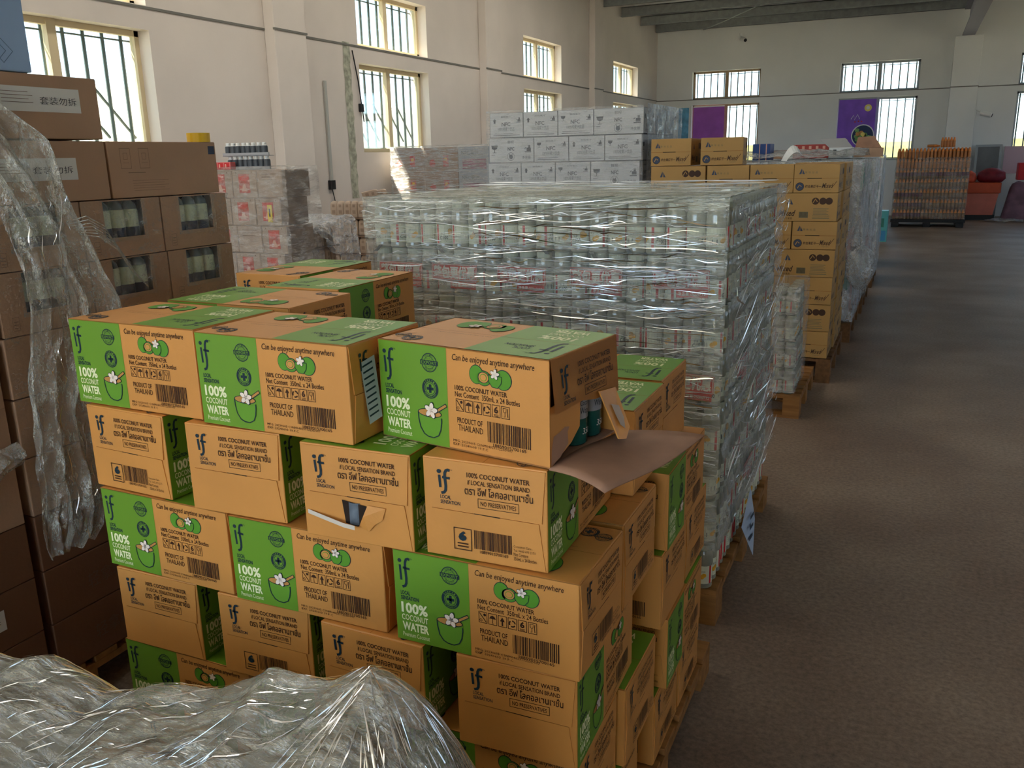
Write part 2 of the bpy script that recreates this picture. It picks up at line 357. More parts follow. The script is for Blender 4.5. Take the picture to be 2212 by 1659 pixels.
M_conduit = mat('grey_conduit', (176, 176, 170), .5)
t = empty('cable_conduit', (LX+.02, 8.98, 1.3), label='thin grey cable conduit with black end running down the left wall between windows', cat='conduit')
obj('pipe', MB().box((-.012, -.02, .08), (.012, .02, 1.25), M_conduit), t)
obj('end_cap', MB().box((-.02, -.05, -.02), (.02, .05, .09), mat('black_plastic', (28, 28, 30), .5)).tube([(0, 0, -.02), (0, .03, -.12), (0, .05, -.2)], .006, MATS['black_plastic']), t)
t = empty('hanging_cable', (LX+.02, 9.72, 2.1), label='black loose cable hanging beside the second left window', cat='cable')
obj('wire', MB().tube([(0, -.12, .85), (0, -.03, .5), (0, .02, .2), (0, .05, 0)], .008, MATS['black_plastic']), t)
obj('plug', MB().box((-.02, -.03, .12), (.02, .04, .22), MATS['black_plastic'], bev=.006), t)

# windows
def window(idx, axis, a0, a1, side_lo, side_hi, fm, bars=True, poster=False, braces=True):
    """two stacked openings, each with frame, mullion, glass and outside steel bars"""
    e = empty('window_%d' % idx, (0, 0, 0)); e['kind'] = 'structure'
    def P(a, d, z):   # a along wall, d depth outward
        return (LX-d, a, z) if axis == 'x' else (a, FY+d, z)
    def bx(mb, a_, d_, z_, b_, e_, y_, m):
        p, q = P(a_, d_, z_), P(b_, e_, y_); mb.box([min(i, j) for i, j in zip(p, q)], [max(i, j) for i, j in zip(p, q)], m)
    fr = MB(); gl = MB(); br = MB()
    for lo, hi in (side_lo, side_hi):
        w = .05
        for (x0, x1) in ((a0, a0+w), (a1-w, a1)): bx(fr, x0, .14, lo, x1, .20, hi, fm)
        bx(fr, a0, .14, lo, a1, .20, lo+w, fm); bx(fr, a0, .14, hi-w, a1, .20, hi, fm)
        mid = (a0+a1)/2; bx(fr, mid-.045, .13, lo, mid+.045, .19, hi, fm)
        bx(gl, a0+w, .165, lo+w, a1-w, .170, hi-w, M_glass)
        if bars:
            n = 9 if axis == 'x' else 10
            for k in range(n):
                x = a0+(a1-a0)*(k+.5)/n; br.tube([P(x, .26, lo), P(x, .26, hi)], .017, M_bar, 6)
            br.tube([P(a0, .26, lo+.06), P(a1, .26, lo+.06)], .009, M_bar, 5); br.tube([P(a0, .26, hi-.08), P(a1, .26, hi-.08)], .009, M_bar, 5)
        if bars and braces and hi-lo > .9:
            W = a1-a0
            for k in (.02, .2, .38, .56, .72):
                br.tube([P(a0+W*k, .27, hi-.45), P(a0+W*(k+.25), .27, hi-.95)], .012, M_bar, 4)
    obj('window_frame', fr, e); obj('pane', gl, e)
    if bars: obj('security_bars', br, e)
    sill = MB(); bx(sill, a0, .005, side_lo[0]-.04, a1, .28, side_lo[0], fm); obj('window_sill', sill, e)
    return e
for i, (a, b) in enumerate(LW): window(i+1, 'x', a, b, (Z[0], Z[1]), (Z[2], Z[3]), M_frame)
for i, (a, b) in enumerate(FWIN): window(i+6, 'y', a, b, (1.35, 2.86), (2.99, 3.70), M_frame_b if i == 0 else M_alu, braces=False)
# purple posters in the far windows
M_pur = mat('poster_purple', (158, 84, 178), .5, .12, 4); M_pur2 = mat('poster_violet', (130, 84, 200), .5, .15, 3)
obj('window_poster', MB().box((-5.52, FY+.06, 1.6), (-4.70, FY+.07, 2.82), M_pur).box((-5.52, FY+.055, 2.80), (-4.70, FY+.075, 2.83), mat('white_plastic', (225, 225, 222), .4)), label='plain magenta purple poster covering the left half of the left far window', cat='poster')
p = empty('window_poster', (-1.84, FY+.06, 1.5), label='violet poster with salad bowl and yellow flower in the right far window', cat='poster')
A = Art(); A.rect(0, 0, .86, 1.34, M_pur2, 1)
M_sal = mat('salad_green', (128, 176, 108), .6, .4, 18); M_yel = mat('poster_yellow', (232, 214, 120), .6); M_ora = mat('poster_orange', (214, 150, 92), .6, .2, 20); M_navy = mat('poster_navy', (44, 60, 96), .6)
A.disc(.60, .46, .27, .27, MATS['white_plastic'], 2); A.disc(.60, .46, .245, .245, M_navy, 3)
rg = random.Random(2)
for k in range(16):
    a = rg.random()*6.28; rr = .2*math.sqrt(rg.random()); A.disc(.60+rr*math.cos(a), .46+rr*math.sin(a), .055, .05, [M_sal, M_sal, M_yel, M_ora][k % 4], 4+k % 3, 10)
A.disc(.68, 1.12, .085, .085, M_yel, 2); A.disc(.68, 1.12, .04, .04, MATS['white_plastic'], 3)
for x, y, m_ in ((.10, .28, M_ora), (.2, .34, M_yel), (.28, .22, M_ora), (.06, .16, M_yel)): A.disc(x, y, .06, .05, m_, 2, 12)
A.stroke([(.30, .86), (.36, .96), (.38, .84), (.45, .97), (.50, .86)], .012, MATS['white_plastic'], 3)
for x in (.40, .48, .55): A.disc(x, .80+.02*math.sin(x*40), .02, .02, mat('poster_red', (196, 60, 70), .6), 3, 8)
mb = MB().box((0, 0, 0), (.86, .01, 1.34), M_pur2); A.put(mb, (0, -.001, 0), (1, 0, 0), (0, 0, 1), .0015); obj('poster_sheet', mb, p)
obj('poster_rail', MB().box((-.01, -.008, 1.33), (.87, .012, 1.36), M_alu), p)
mb = MB().box((-5.90, FY-.03, 1.75), (-5.62, FY-.012, 2.80), mat('display_blue', (96, 160, 196), .4, .3, 6)).box((-5.93, FY-.035, 1.72), (-5.90, FY-.008, 2.83), MATS['white_plastic']).box((-5.62, FY-.035, 1.72), (-5.59, FY-.008, 2.83), MATS['white_plastic']).box((-5.9, FY-.035, 2.80), (-5.62, FY-.008, 2.83), MATS['white_plastic'])
obj('notice_board', mb, label='narrow pale blue framed board hanging left of the purple window poster', cat='board')

# roof: insulated sheet over purlins, sloping rafter
M_foil = mat('roof_insulation_foil', (216, 218, 220), .35, .2, 3, .9, 5, metal=.3, stretch=(1, .4, 1))
M_steel = mat('roof_steel_grey', (150, 154, 154), .55, .12, 10)
M_raft = mat('rafter_steel', (150, 148, 160), .55)
def roof_z(y): return 4.92
vs = []; fs = []
SK = (-4.5, -3.7, -3.0, 16.5)   # unseen translucent roof strip, added to brighten carton tops and the left wall
mb = MB(); mb.box((LX-.3, -8.28, 5.12), (SK[0], FY+.3, 5.2), M_foil); mb.box((SK[1], -8.28, 5.12), (8.0, FY+.3, 5.2), M_foil); mb.box((SK[0], -8.28, 5.12), (SK[1], SK[2], 5.2), M_foil); mb.box((SK[0], SK[3], 5.12), (SK[1], FY+.3, 5.2), M_foil)
M_tl = bpy.data.materials.new('added_translucent_sheet'); M_tl.use_nodes = True; _t = M_tl.node_tree; _t.nodes.clear()
_o = _t.nodes.new('ShaderNodeOutputMaterial'); _b = _t.nodes.new('ShaderNodeBsdfTranslucent'); _b.inputs[0].default_value = (.30, .30, .29, 1); _t.links.new(_b.outputs[0], _o.inputs[0])
obj('fill_skylight', MB().add([(SK[0], SK[2], 5.16), (SK[1], SK[2], 5.16), (SK[1], SK[3], 5.16), (SK[0], SK[3], 5.16)], [(0, 1, 2, 3)], M_tl), kind='structure').name = 'window_10'  # added light source, not a known part of the roof
obj('ceiling', mb, kind='structure')
for k, y in enumerate((23.75, 22.3, 20.7, 19.1, 17.5, 15.9)):
    obj('purlin', MB().box((LX+.02, y, 4.72), (.98, y+.05, 4.93), M_steel).box((LX+.02, y-.05, 4.72), (.98, y+.05, 4.735), M_steel).box((LX+.02, y, 4.915), (.98, y+.10, 4.93), M_steel), label='grey steel roof purlin, %s one forward from the far wall' % ORD[k] if k else 'grey steel roof purlin lying tight along the far wall', cat='beam', group='roof purlins')
rf = empty('roof_rafter', (.86, 12, 4.12), label='grey purple steel roof rafter resting on the far column', cat='beam')
mb = MB(); mb.box((-.10, 0, .0), (.16, 11.85, .03), M_raft); mb.box((.015, 0, .03), (.035, 11.85, .58), M_raft); mb.box((-.10, 0, .58), (.16, 11.85, .61), M_raft)
obj('beam', mb, rf); obj('end_plate', MB().box((-.18, 11.72, -.02), (.24, 11.9, .0), M_steel), rf)
obj('ceiling_hanger', MB().tube([(-5.2, 23.5, 4.66), (-4.4, 22.2, 4.66), (-3.3, 20.3, 4.66)], .012, M_steel), label='thin diagonal steel tie rod crossing between the roof purlins', cat='rod')
# cameras on far wall
def cctv(loc, rz, lab):
    t = empty('security_camera', loc, (0, 0, rz), label=lab, cat='security camera')
    mw_ = MATS['white_plastic']
    obj('bracket', MB().box((-.03, -.02, -.05), (.03, .0, .12), mw_).tube([(0, -.01, .05), (0, -.12, .0)], .018, mw_), t)
    obj('camera_body', MB().lathe([(.02, 0), (.055, .01), (.055, .24), (.03, .27)], 12, mw_, Matrix.Translation((0, -.1, -.02)) @ Matrix.Rotation(math.radians(105), 4, 'X')), t)
    obj('lens_front', MB().lathe([(.04, 0), (.04, .01)], 12, MATS['black_plastic'], Matrix.Translation((0, -.1, -.02)) @ Matrix.Rotation(math.radians(105), 4, 'X') @ Matrix.Translation((0, 0, .265))), t)
cctv((-4.34, FY-.01, 4.45), .5, 'small wall camera mounted high on the far wall near the roof')
cctv((1.205, FY-.17, 2.42), 1.45, 'white wall camera fixed to the far right column')

# outside: ground and neighbouring white building, low wall
M_out = mat('outdoor_ground', (150, 148, 132), .9, .15, .5)
obj('outdoor_ground', MB().box((-60, -40, -.3), (LX-.29, 70, -.14), M_out).box((LX-.28, FY+.29, -.3), (40, 90, -.14), M_out).box((8.01, -40, -.3), (50, FY+.29, -.14), M_out).box((LX-.28, -40, -.3), (8.0, -8.3, -.14), M_out), kind='structure')
mb = MB(); Mw = mat('corrugated_white', (224, 228, 224), .6)
for k in range(110): y = -4+k*.3; mb.box((-11.2, y, -.1), (-11.12, y+.22, 2.75), Mw)
mb.box((-11.35, -4, -.1), (-11.2, 29, 2.8), Mw)
obj('outdoor_fence', mb, label='white corrugated fence seen outside through the left windows', cat='fence')
obj('outdoor_wall', MB().box((-12, 38, -.14), (8, 38.3, 1.9), mat('pale_block_wall', (150, 138, 92), .9, .2, 2)), label='pale yellow block wall outside the far windows', cat='wall')

# ================================================================== COCONUT WATER CARTONS
CL, CW, CH = .385, .246, .195
M_ko = mat('carton_orange', (214, 148, 74), .45, .06, 5, .05, 90, spec=.5)
M_kg = mat('carton_green', (106, 154, 40), .40, .05, 4, spec=.55)
M_ink = mat('ink_navy', (22, 46, 58), .5)
M_inkb = mat('ink_brown', (62, 34, 16), .55)
M_cream = mat('ink_cream', (240, 242, 196), .5)
M_petal = mat('petal_white', (244, 228, 214), .5)
M_cutg = mat('ink_green', (90, 150, 44), .5); M_tan = mat('straw_tan', (196, 140, 72), .55)
M_kraft = mat('kraft_inside', (168, 128, 104), .75, .12, 12)
M_edge = mat('carton_edge', (150, 98, 44), .7)
M_dark = mat('gap_dark', (40, 28, 20), .8)
def if_logo(A, x, y, w, h, m, sub=True):
    """dot, stem and long f"""
    def q(u, v): return (x+u*w, y+v*h)
    A.disc(x+.13*w, y+.86*h, .085*w+.002, .075*w+.002, m, 2, 14)
    A.stroke([q(.14, .72), q(.20, .22)], .17*w, m)
    A.stroke([q(.92, .93), q(.78, .95), q(.64, .92), q(.56, .82), q(.54, .68), q(.60, .30), q(.58, .14), q(.48, .04), q(.26, .0)], .19*w, m)
    A.stroke([q(.36, .64), q(.90, .62)], .16*w, m)
    A.text('TM', x+.97*w, y+.93*h, x+1.1*w, y+.98*h, m, 0, 2)
    if sub:
        A.text('LOCAL', x+.10*w, y-.16*h, x+.78*w, y-.055*h, m, .01)
        A.text('SENSATION', x+.10*w, y-.28*h, x+1.30*w, y-.175*h, m, .01)
def stamp(A, cx, cy, r, m, kind, fill=None):
    if kind == 'export':
        A.ring(cx, cy, r, r, r*.10, m); A.ring(cx, cy, r*.66, r*.66, r*.05, m); A.circ_text('QUALITY', cx, cy, r*.78, r*.17, m, 2.2, .95); A.circ_text('PRODUCT', cx, cy, r*.78, r*.17, m, 4.05, 5.4)
        A.rect(cx-r*1.12, cy-r*.24, cx+r*1.12, cy+r*.24, m, 3); A.text('EXPORT', cx-r*.98, cy-r*.17, cx+r*.98, cy+r*.17, fill or M_kg, .01, 4)
        A.text('* * * *', cx-r*.4, cy+r*.34, cx+r*.4, cy+r*.46, m, 0, 2); A.text('* * * *', cx-r*.4, cy-r*.46, cx+r*.4, cy-r*.34, m, 0, 2)
    else:
        A.ring(cx, cy, r, r, r*.30, m, 2); A.ring(cx, cy, r*.62, r*.62, r*.06, m, 2)
        A.circ_text('ASEPTIC', cx, cy, r*.83, r*.19, fill or M_kg, 2.5, .64); A.circ_text('TECHNOLOGY', cx, cy, r*.83, r*.17, fill or M_kg, 3.8, 5.6)
        A.rect(cx-r*.42, cy-r*.14, cx+r*.42, cy+r*.14, m, 3); A.rect(cx-r*.14, cy-r*.42, cx+r*.14, cy+r*.42, m, 3)
def flower(A, cx, cy, r, lay=5):
    for k in range(5):
        a = 1.4+k*2*math.pi/5; p = []
        for t in range(10):
            s = 2*math.pi*t/10; u, v = .5+.5*math.cos(s), .30*math.sin(s)
            p.append((cx+r*(u*math.cos(a)-v*math.sin(a)), cy+r*(u*math.sin(a)+v*math.cos(a))))
        A.poly([(cx+(a_-cx)*1.1, cy+(b_-cy)*1.1) for a_, b_ in p], M_ink, lay); A.poly(p, M_petal, lay+1)
def cup(A, x, y, w, h):
    """open coconut with flower and straw"""
    def q(u, v): return (x+u*w, y+v*h)
    body = [q(.02, .68), q(.03, .48), q(.08, .24), q(.20, .07), q(.34, .01), q(.52, .0), q(.68, .08), q(.76, .24), q(.80, .46), q(.80, .58), q(.60, .54), q(.30, .58)]
    A.poly(body, mat('cup_green', (104, 158, 48), .5), 2)
    A.stroke(body[:10], .0022, M_ink, 4)
    A.disc(x+.41*w, y+.68*h, .39*w, .115*h, M_tan, 3); A.ring(x+.41*w, y+.68*h, .40*w, .12*h, .0016, M_ink, 4)
    A.stroke([q(.55, .70), q(.98, .97)], .0075, M_ink, 4); A.stroke([q(.56, .705), q(.97, .965)], .0045, M_tan, 5)
    flower(A, x+.47*w, y+.76*h, .22*w, 6)
def trio(A, x, y, w, h):
    def q(u, v): return (x+u*w, y+v*h)
    for cx, cy, rx, ry, fm in ((.16, .55, .16, .42, M_cutg), (.80, .45, .19, .44, M_cutg), (.34, .42, .17, .33, M_cutg)):
        A.disc(x+cx*w, y+cy*h, rx*w+.0012, ry*h+.0012, M_ink, 2); A.disc(x+cx*w, y+cy*h, rx*w, ry*h, fm, 3)
    A.disc(x+.34*w, y+.46*h, .13*w, .26*h, M_ko, 4); A.ring(x+.34*w, y+.46*h, .13*w, .26*h, .001, M_ink, 5)
    A.disc(x+.34*w, y+.46*h, .085*w, .17*h, M_cutg, 5); A.disc(x+.34*w, y+.46*h, .07*w, .14*h, M_ko, 6)
    b = [q(.46, .62), q(.47, .3), q(.55, .08), q(.68, .06), q(.76, .28), q(.78, .60)]
    A.poly([(x_, y_) for x_, y_ in b], M_cutg, 5); A.stroke(b+[b[0]], .0012, M_ink, 6); flower(A, x+.62*w, y+.68*h, .11*w, 7)
def long_art():
    A = Art(); L, H = CL, CH; X = lambda u: u*L; Y = lambda v: (1-v)*H
    A.rect(0.0015, .0015, X(.43), H-.0015, M_kg, 1)
    if_logo(A, X(.030), Y(.40), X(.075), .33*H, M_ink, False)
    A.text('LOCAL', X(.037), Y(.485), X(.092), Y(.44), M_ink, .03); A.text('SENSATION', X(.037), Y(.54), X(.142), Y(.495), M_ink, .03)
    A.text('100%', X(.036), Y(.685), X(.19), Y(.565), M_cream, .035); A.text('COCONUT', X(.036), Y(.765), X(.19), Y(.70), M_cream, .01)
    A.text('WATER', X(.038), Y(.88), X(.192), Y(.785), M_cream, .035); A.text('Premium Coconut', X(.038), Y(.95), X(.195), Y(.90), M_cream, 0)
    stamp(A, X(.325), Y(.175), .0185, M_ink, 'export'); stamp(A, X(.325), Y(.43), .0195, M_ink, 'aseptic')
    cup(A, X(.24), Y(.92), X(.185), .36*H)
    A.text('Can be enjoyed anytime anywhere', X(.465), Y(.135), X(.925), Y(.055), M_inkb, .006, shear=.18)
    trio(A, X(.567), Y(.335), X(.235), .205*H)
    A.text('100% COCONUT WATER', X(.475), Y(.40), X(.775), Y(.352), M_inkb, .015); A.text('Net Content  350mL x 24 Bottles', X(.475), Y(.465), X(.845), Y(.412), M_inkb, .008)
    for k in range(6):
        x0 = X(.478+.0525*k); x1 = x0+X(.047); A.frame(x0, Y(.605), x1, Y(.485), .0012, M_inkb); cx, cy_ = (x0+x1)/2, Y(.545)
        if k == 0: A.stroke([(x0+.002, cy_+.009), (x1-.002, cy_-.009)], .0015, M_inkb); A.disc(cx+.004, cy_+.006, .003, .003, M_inkb, 2, 8); A.ring(cx-.004, cy_-.006, .003, .003, .001, M_inkb, 2, 8)
        if k == 1: A.poly([(cx-.007, cy_+.001), (cx-.004, cy_+.006), (cx, cy_+.008), (cx+.004, cy_+.006), (cx+.007, cy_+.001)], M_inkb, 2); A.stroke([(cx, cy_+.002), (cx, cy_-.008), (cx+.002, cy_-.009)], .0012, M_inkb)
        if k == 2: A.poly([(cx-.005, cy_), (cx, cy_+.009), (cx+.005, cy_)], M_inkb, 2); A.stroke([(cx, cy_), (cx, cy_-.009)], .003, M_inkb)
        if k == 3:
            for a in (0, 2.09, 4.19): A.stroke([(cx+.006*math.cos(a+t), cy_+.006*math.sin(a+t)) for t in (.1, .5, .9, 1.3, 1.6)], .0028, M_inkb)
        if k == 4: A.text('6', cx-.0045, cy_-.004, cx+.0045, cy_+.009, M_inkb, .04); A.rect(cx-.005, cy_-.007, cx+.005, cy_-.0058, M_inkb, 2); A.rect(cx-.005, cy_-.0095, cx+.005, cy_-.0083, M_inkb, 2)
        if k == 5: A.stroke([(cx-.005, cy_+.008), (cx-.004, cy_+.001), (cx-.001, cy_), (cx+.001, cy_+.001), (cx+.002, cy_+.008), (cx-.005, cy_+.008)], .0011, M_inkb); A.stroke([(cx-.001, cy_), (cx-.001, cy_-.008), (cx-.004, cy_-.008)], .0011, M_inkb); A.stroke([(cx+.005, cy_+.008), (cx+.004, cy_), (cx+.005, cy_-.008)], .0014, M_inkb)
    A.text('PRODUCT OF', X(.484), Y(.72), X(.632), Y(.665), M_inkb, .01); A.text('THAILAND', X(.488), Y(.795), X(.634), Y(.735), M_inkb, 0)
    barcode(A, X(.66), Y(.855), X(.90), Y(.655), M_inkb); A.text('18859015700165', X(.69), Y(.895), X(.875), Y(.862), M_inkb, .01)
    A.text('MFG: 20230605 C1NM0402311223D007', X(.455), Y(.915), X(.80), Y(.89), M_inkb, 0, res=1); A.text('EXP: 20240603 19 P.C', X(.455), Y(.95), X(.66), Y(.925), M_inkb, 0, res=1)
    A.rect(0, H-.0022, L, H, M_edge, 1)
    return A
def end_top(A, W=CW, H=CH, x0=.0, sub=True):
    X = lambda u: x0+u*W; Y = lambda v: (1-v)*H
    if_logo(A, X(.125), Y(.345), .115*W, .25*H, M_ink, False)
    A.text('LOCAL', X(.145), Y(.40), X(.235), Y(.362), M_ink, .01); A.text('SENSATION', X(.145), Y(.45), X(.31), Y(.412), M_ink, .01)
    A.text('100% COCONUT WATER', X(.37), Y(.155), X(.87), Y(.105), M_inkb, .015)
    A.text('if LOCAL SENSATION BRAND', X(.375), Y(.225), X(.87), Y(.178), M_inkb, .008)
    A.text('ตรา อีฟ โลคอลเซนเซชั่น', X(.35), Y(.325), X(.895), Y(.235), M_inkb, .012)
    A.frame(X(.455), Y(.445), X(.785), Y(.35), .0011, M_inkb); A.text('NO PRESERVATIVES', X(.478), Y(.42), X(.762), Y(.375), M_inkb, .006)
def end_low(A, W=CW, H=CH):
    X = lambda u: u*W; Y = lambda v: (1-v)*H
    # the code square left of the 6 is left blank
    A.frame(X(.245), Y(.90), X(.395), Y(.675), .0016, M_inkb); A.text('6', X(.285), Y(.805), X(.352), Y(.705), M_ink, .06)
    A.rect(X(.275), Y(.838), X(.365), Y(.826), M_inkb, 2); A.rect(X(.275), Y(.868), X(.365), Y(.856), M_inkb, 2)
    barcode(A, X(.415), Y(.865), X(.725), Y(.675), M_inkb, 5, 30); A.text('18859015700165', X(.46), Y(.905), X(.69), Y(.875), M_inkb, .01)
    A.text('Consumer Care :', X(.735), Y(.785), X(.885), Y(.76), M_inkb, 0, res=1); A.text('Tel. +662 693 2171', X(.735), Y(.825), X(.905), Y(.80), M_inkb, 0, res=1)
    A.text('Net Content', X(.735), Y(.87), X(.85), Y(.835), M_inkb, 0); A.text('350mL x 24 Bottles', X(.735), Y(.915), X(.915), Y(.88), M_inkb, 0)
def top_art():
    A = Art(); L, W = CL, CW
    A.rect(.0015, .0015, .47*L, W-.0015, M_kg, 1)
    if_logo(A, .06*L, .50*W, .10*L, .40*W, M_ink, False)
    A.text('LOCAL', .20*L, .74*W, .29*L, .80*W, M_ink, .01); A.text('SENSATION', .20*L, .66*W, .36*L, .72*W, M_ink, .01)
    A.text('100%', .10*L, .30*W, .30*L, .42*W, M_cream, .03); A.text('COCONUT', .10*L, .20*W, .30*L, .27*W, M_cream, .01); A.text('WATER', .10*L, .07*W, .30*L, .17*W, M_cream, .03)
    stamp(A, .85*L, .86*W, .021, M_ink, 'aseptic', M_ko); stamp(A, .95*L-.004, .80*W, .0165, M_ink, 'export', M_ko)
    trio(A, .52*L, .08*W, .34*L, .30*W)
    A.text('Can be enjoyed anytime anywhere', .50*L, .55*W, .86*L, .575*W, M_inkb, -.01, shear=.18, res=1)
    A.rect(0, .497*W, L, .501*W, M_edge, 2)
    return A
LA, TA = long_art(), top_art()
def end_geo(mb, org, ex, variant):
    """two glued end flaps on an end face; ex is the left-to-right direction of the face"""
    org, ex = Vector(org), Vector(ex); ez = Vector((0, 0, 1)); n = ex.cross(ez)
    T = Matrix((ex, ez, n)).transposed().to_4x4(); T.translation = org
    W, H, t = CW, CH, .0028
    # upper flap
    mb.add([(.012, H*.50, 0), (W-.010, H*.485, 0), (W-.003, H-.003, 0), (.003, H-.003, 0), (.012, H*.50, t), (W-.010, H*.485, t), (W-.003, H-.003, t*.6), (.003, H-.003, t*.6)],
           [(4, 5, 6, 7), (0, 1, 5, 4), (1, 2, 6, 5), (3, 0, 4, 7), (2, 3, 7, 6)], M_ko, T)
    # lower flap, slanted sides
    mb.add([(.005, .003, 0), (W-.004, .003, 0), (W-.016, H*.478, 0), (.016, H*.488, 0), (.005, .003, t*.5), (W-.004, .003, t*.5), (W-.016, H*.478, t*.8), (.016, H*.488, t*.8)],
           [(4, 5, 6, 7), (0, 1, 5, 4), (1, 2, 6, 5), (3, 0, 4, 7), (2, 3, 7, 6)], M_ko, T)
    mb.add([(W*.42, H*.485, t*.9), (W*.63, H*.479, t*.9), (W*.63, H*.49, t*.9), (W*.42, H*.492, t*.9)], [(0, 1, 2, 3)], M_dark, T)
    A = Art(); end_top(A)
    if variant == 'full': end_low(A)
    A.put(mb, org+n*t, ex, ez, .0003)
def carton_mesh(v0, v1, tf=False):
    mb = MB(); mb.box((0, 0, 0), (CL, CW, CH), M_ko, bev=.0022)
    LA.put(mb, (0, 0, 0), (1, 0, 0), (0, 0, 1)); LA.put(mb, (CL, CW, 0), (-1, 0, 0), (0, 0, 1))
    TA.put(mb, *(((CL, CW, CH), (-1, 0, 0), (0, -1, 0)) if not tf else ((0, 0, CH), (1, 0, 0), (0, 1, 0))))
    end_geo(mb, (0, CW, 0), (0, -1, 0), v0); end_geo(mb, (CL, 0, 0), (0, 1, 0), v1)
    return mb.mesh('coconut_water_carton')
CM = {('full', 'plain'): carton_mesh('full', 'plain'), ('plain', 'full'): carton_mesh('plain', 'full'), 'torn': carton_mesh('plain', 'full', True)}
def place_carton(x, y, ztop, rdeg, mode, var, label, flip=False, grp='coconut water cartons'):
    """mode l: long face to the camera, w: end face to the camera; x, y is the front left corner seen from the camera"""
    r = math.radians(rdeg); z = ztop-CH
    if mode == 'l': a = r; off = Vector((0, 0, 0))
    else: a = r+math.pi/2; off = Vector((0, CW, 0))
    loc = Vector((x, y, z))-Matrix.Rotation(a, 3, 'Z') @ off
    if flip:
        loc = loc+Matrix.Rotation(a, 3, 'Z') @ Vector((CL, CW, 0)); a += math.pi
    return obj('coconut_water_carton', CM[var], None, loc, (0, 0, a), label, 'carton', grp)
FPv, PFv = ('full', 'plain'), ('plain', 'full')
PIT = .197
def zt(k): return 1.289-PIT*k
base = 'coconut water carton'
place_carton(-1.712, 1.328, zt(0), -2.2, 'l', FPv, base+', top layer, leftmost of the front row with green panel left')
place_carton(-1.312, 1.301, zt(0), -2.1, 'l', FPv, base+', top layer, middle of the front row, white tag on its right end')
place_carton(-1.683, 1.318, zt(1), -2.8, 'w', FPv, base+' end on, leftmost of the second layer, barcode and 6 printed low')
place_carton(-1.360, 1.292, zt(1), 1.5, 'w', PFv, base+' end on, second from left in the second layer, blank lower flap')
place_carton(-.779, 1.292, zt(1), 1.2, 'w', FPv, base+' end on, right end of the second layer under the torn carton')
place_carton(-1.666, 1.309, zt(2), -1.5, 'l', FPv, base+', left end of the third layer from the top')
place_carton(-1.267, 1.292, zt(2), .3, 'l', FPv, base+', middle of the third layer from the top')
place_carton(-.854, 1.287, zt(2), -.5, 'l', FPv, base+', right end of the third layer, barcode end facing the aisle', flip=True)
place_carton(-1.646, 1.304, zt(3), .7, 'w', PFv, base+' end on, leftmost of the fourth layer, plain lower flap')
place_carton(-1.329, 1.297, zt(3), 1.5, 'w', FPv, base+' end on, second in the fourth layer, with 6 and barcode showing')
place_carton(-1.039, 1.284, zt(3), -1, 'w', PFv, base+' end on, third in the fourth layer, half covered by loose film')
place_carton(-.722, 1.285, zt(3), 1.5, 'w', PFv, base+' end on, right corner of the fourth layer, green side to the aisle')
place_carton(-1.66, 1.31, zt(4), 0, 'l', FPv, base+' in deep shade, left end of the fifth layer')
place_carton(-1.26, 1.31, zt(4), 0, 'l', FPv, base+', middle of the fifth layer behind the loose film')
place_carton(-.868, 1.31, zt(4), .5, 'l', PFv, base+' cut by the bottom edge, right end of the fifth layer')
# behind the front row, seen over it and along the aisle side
place_carton(-1.690, 1.60, zt(0), -1, 'l', FPv, base+' turned round, second row of the top layer behind the leftmost one', flip=True)
place_carton(-1.610, 1.875, zt(0), 0, 'w', PFv, base+' lengthwise, back of the top layer with green and orange long side', flip=True)
place_carton(-1.895, 2.08, zt(0), 0, 'w', PFv, base+' at the back left of the top layer beside the brown cartons')
place_carton(-.882, 1.700, zt(1), 0, 'l', FPv, base+', second layer on the aisle side, nearer of two green-topped ones')
place_carton(-.892, 1.965, zt(1), 0, 'l', FPv, base+', second layer on the aisle side, farther of two green-topped ones')
place_carton(-1.282, 1.72, zt(1), 0, 'l', PFv, base+' in the middle of the second layer, behind the front row')
place_carton(-1.680, 1.74, zt(1), 0, 'l', PFv, base+' at the left of the second layer, behind the front row')
place_carton(-1.64, 2.02, zt(1), 0, 'l', PFv, base+' under the lengthwise carton at the back of the stack')
place_carton(-.857, 1.552, zt(2), 0, 'l', FPv, base+', third layer aisle side, second one back with small stamp on top', flip=True)
place_carton(-.703, 1.862, zt(2), 0, 'w', FPv, base+' lengthwise, third layer aisle side, green panel above the far pallet', flip=True)
place_carton(-.722, 1.690, zt(3), 0, 'w', FPv, base+' hidden core, fourth layer behind the corner one') if False else None
place_carton(-.848, 1.835, zt(3), 0, 'l', FPv, base+', fourth layer aisle side, second from the near corner')
place_carton(-.852, 2.095, zt(3), 0, 'l', PFv, base+', fourth layer aisle side, farthest from the camera')
place_carton(-.855, 1.572, zt(4), 0, 'l', PFv, base+', fifth layer aisle side, second from the near corner')
place_carton(-.703, 1.890, zt(4), 0, 'w', FPv, base+' lengthwise, fifth layer aisle side, lowest green panel on that side')
place_carton(-.720, 1.31, zt(5), 0, 'w', PFv, base+' at the near corner of the bottom layer on the pallet')
place_carton(-.86, 1.84, zt(5), 0, 'l', PFv, base+' in the bottom layer on the aisle side, middle')
place_carton(-.86, 2.10, zt(5), 0, 'l', PFv, base+' in the bottom layer on the aisle side, far end')
for i, x in enumerate((-1.646, -1.337, -1.03)):
    place_carton(x, 1.31, zt(5), 0, 'w', PFv, base+' end on, %s from the left in the bottom layer' % ORD[i])

for i in range(1, 6): place_carton(-1.900, 2.10, zt(i), 0, 'w', PFv, base+' at the back left corner beside the brown cartons, %s layer' % ORD[i])
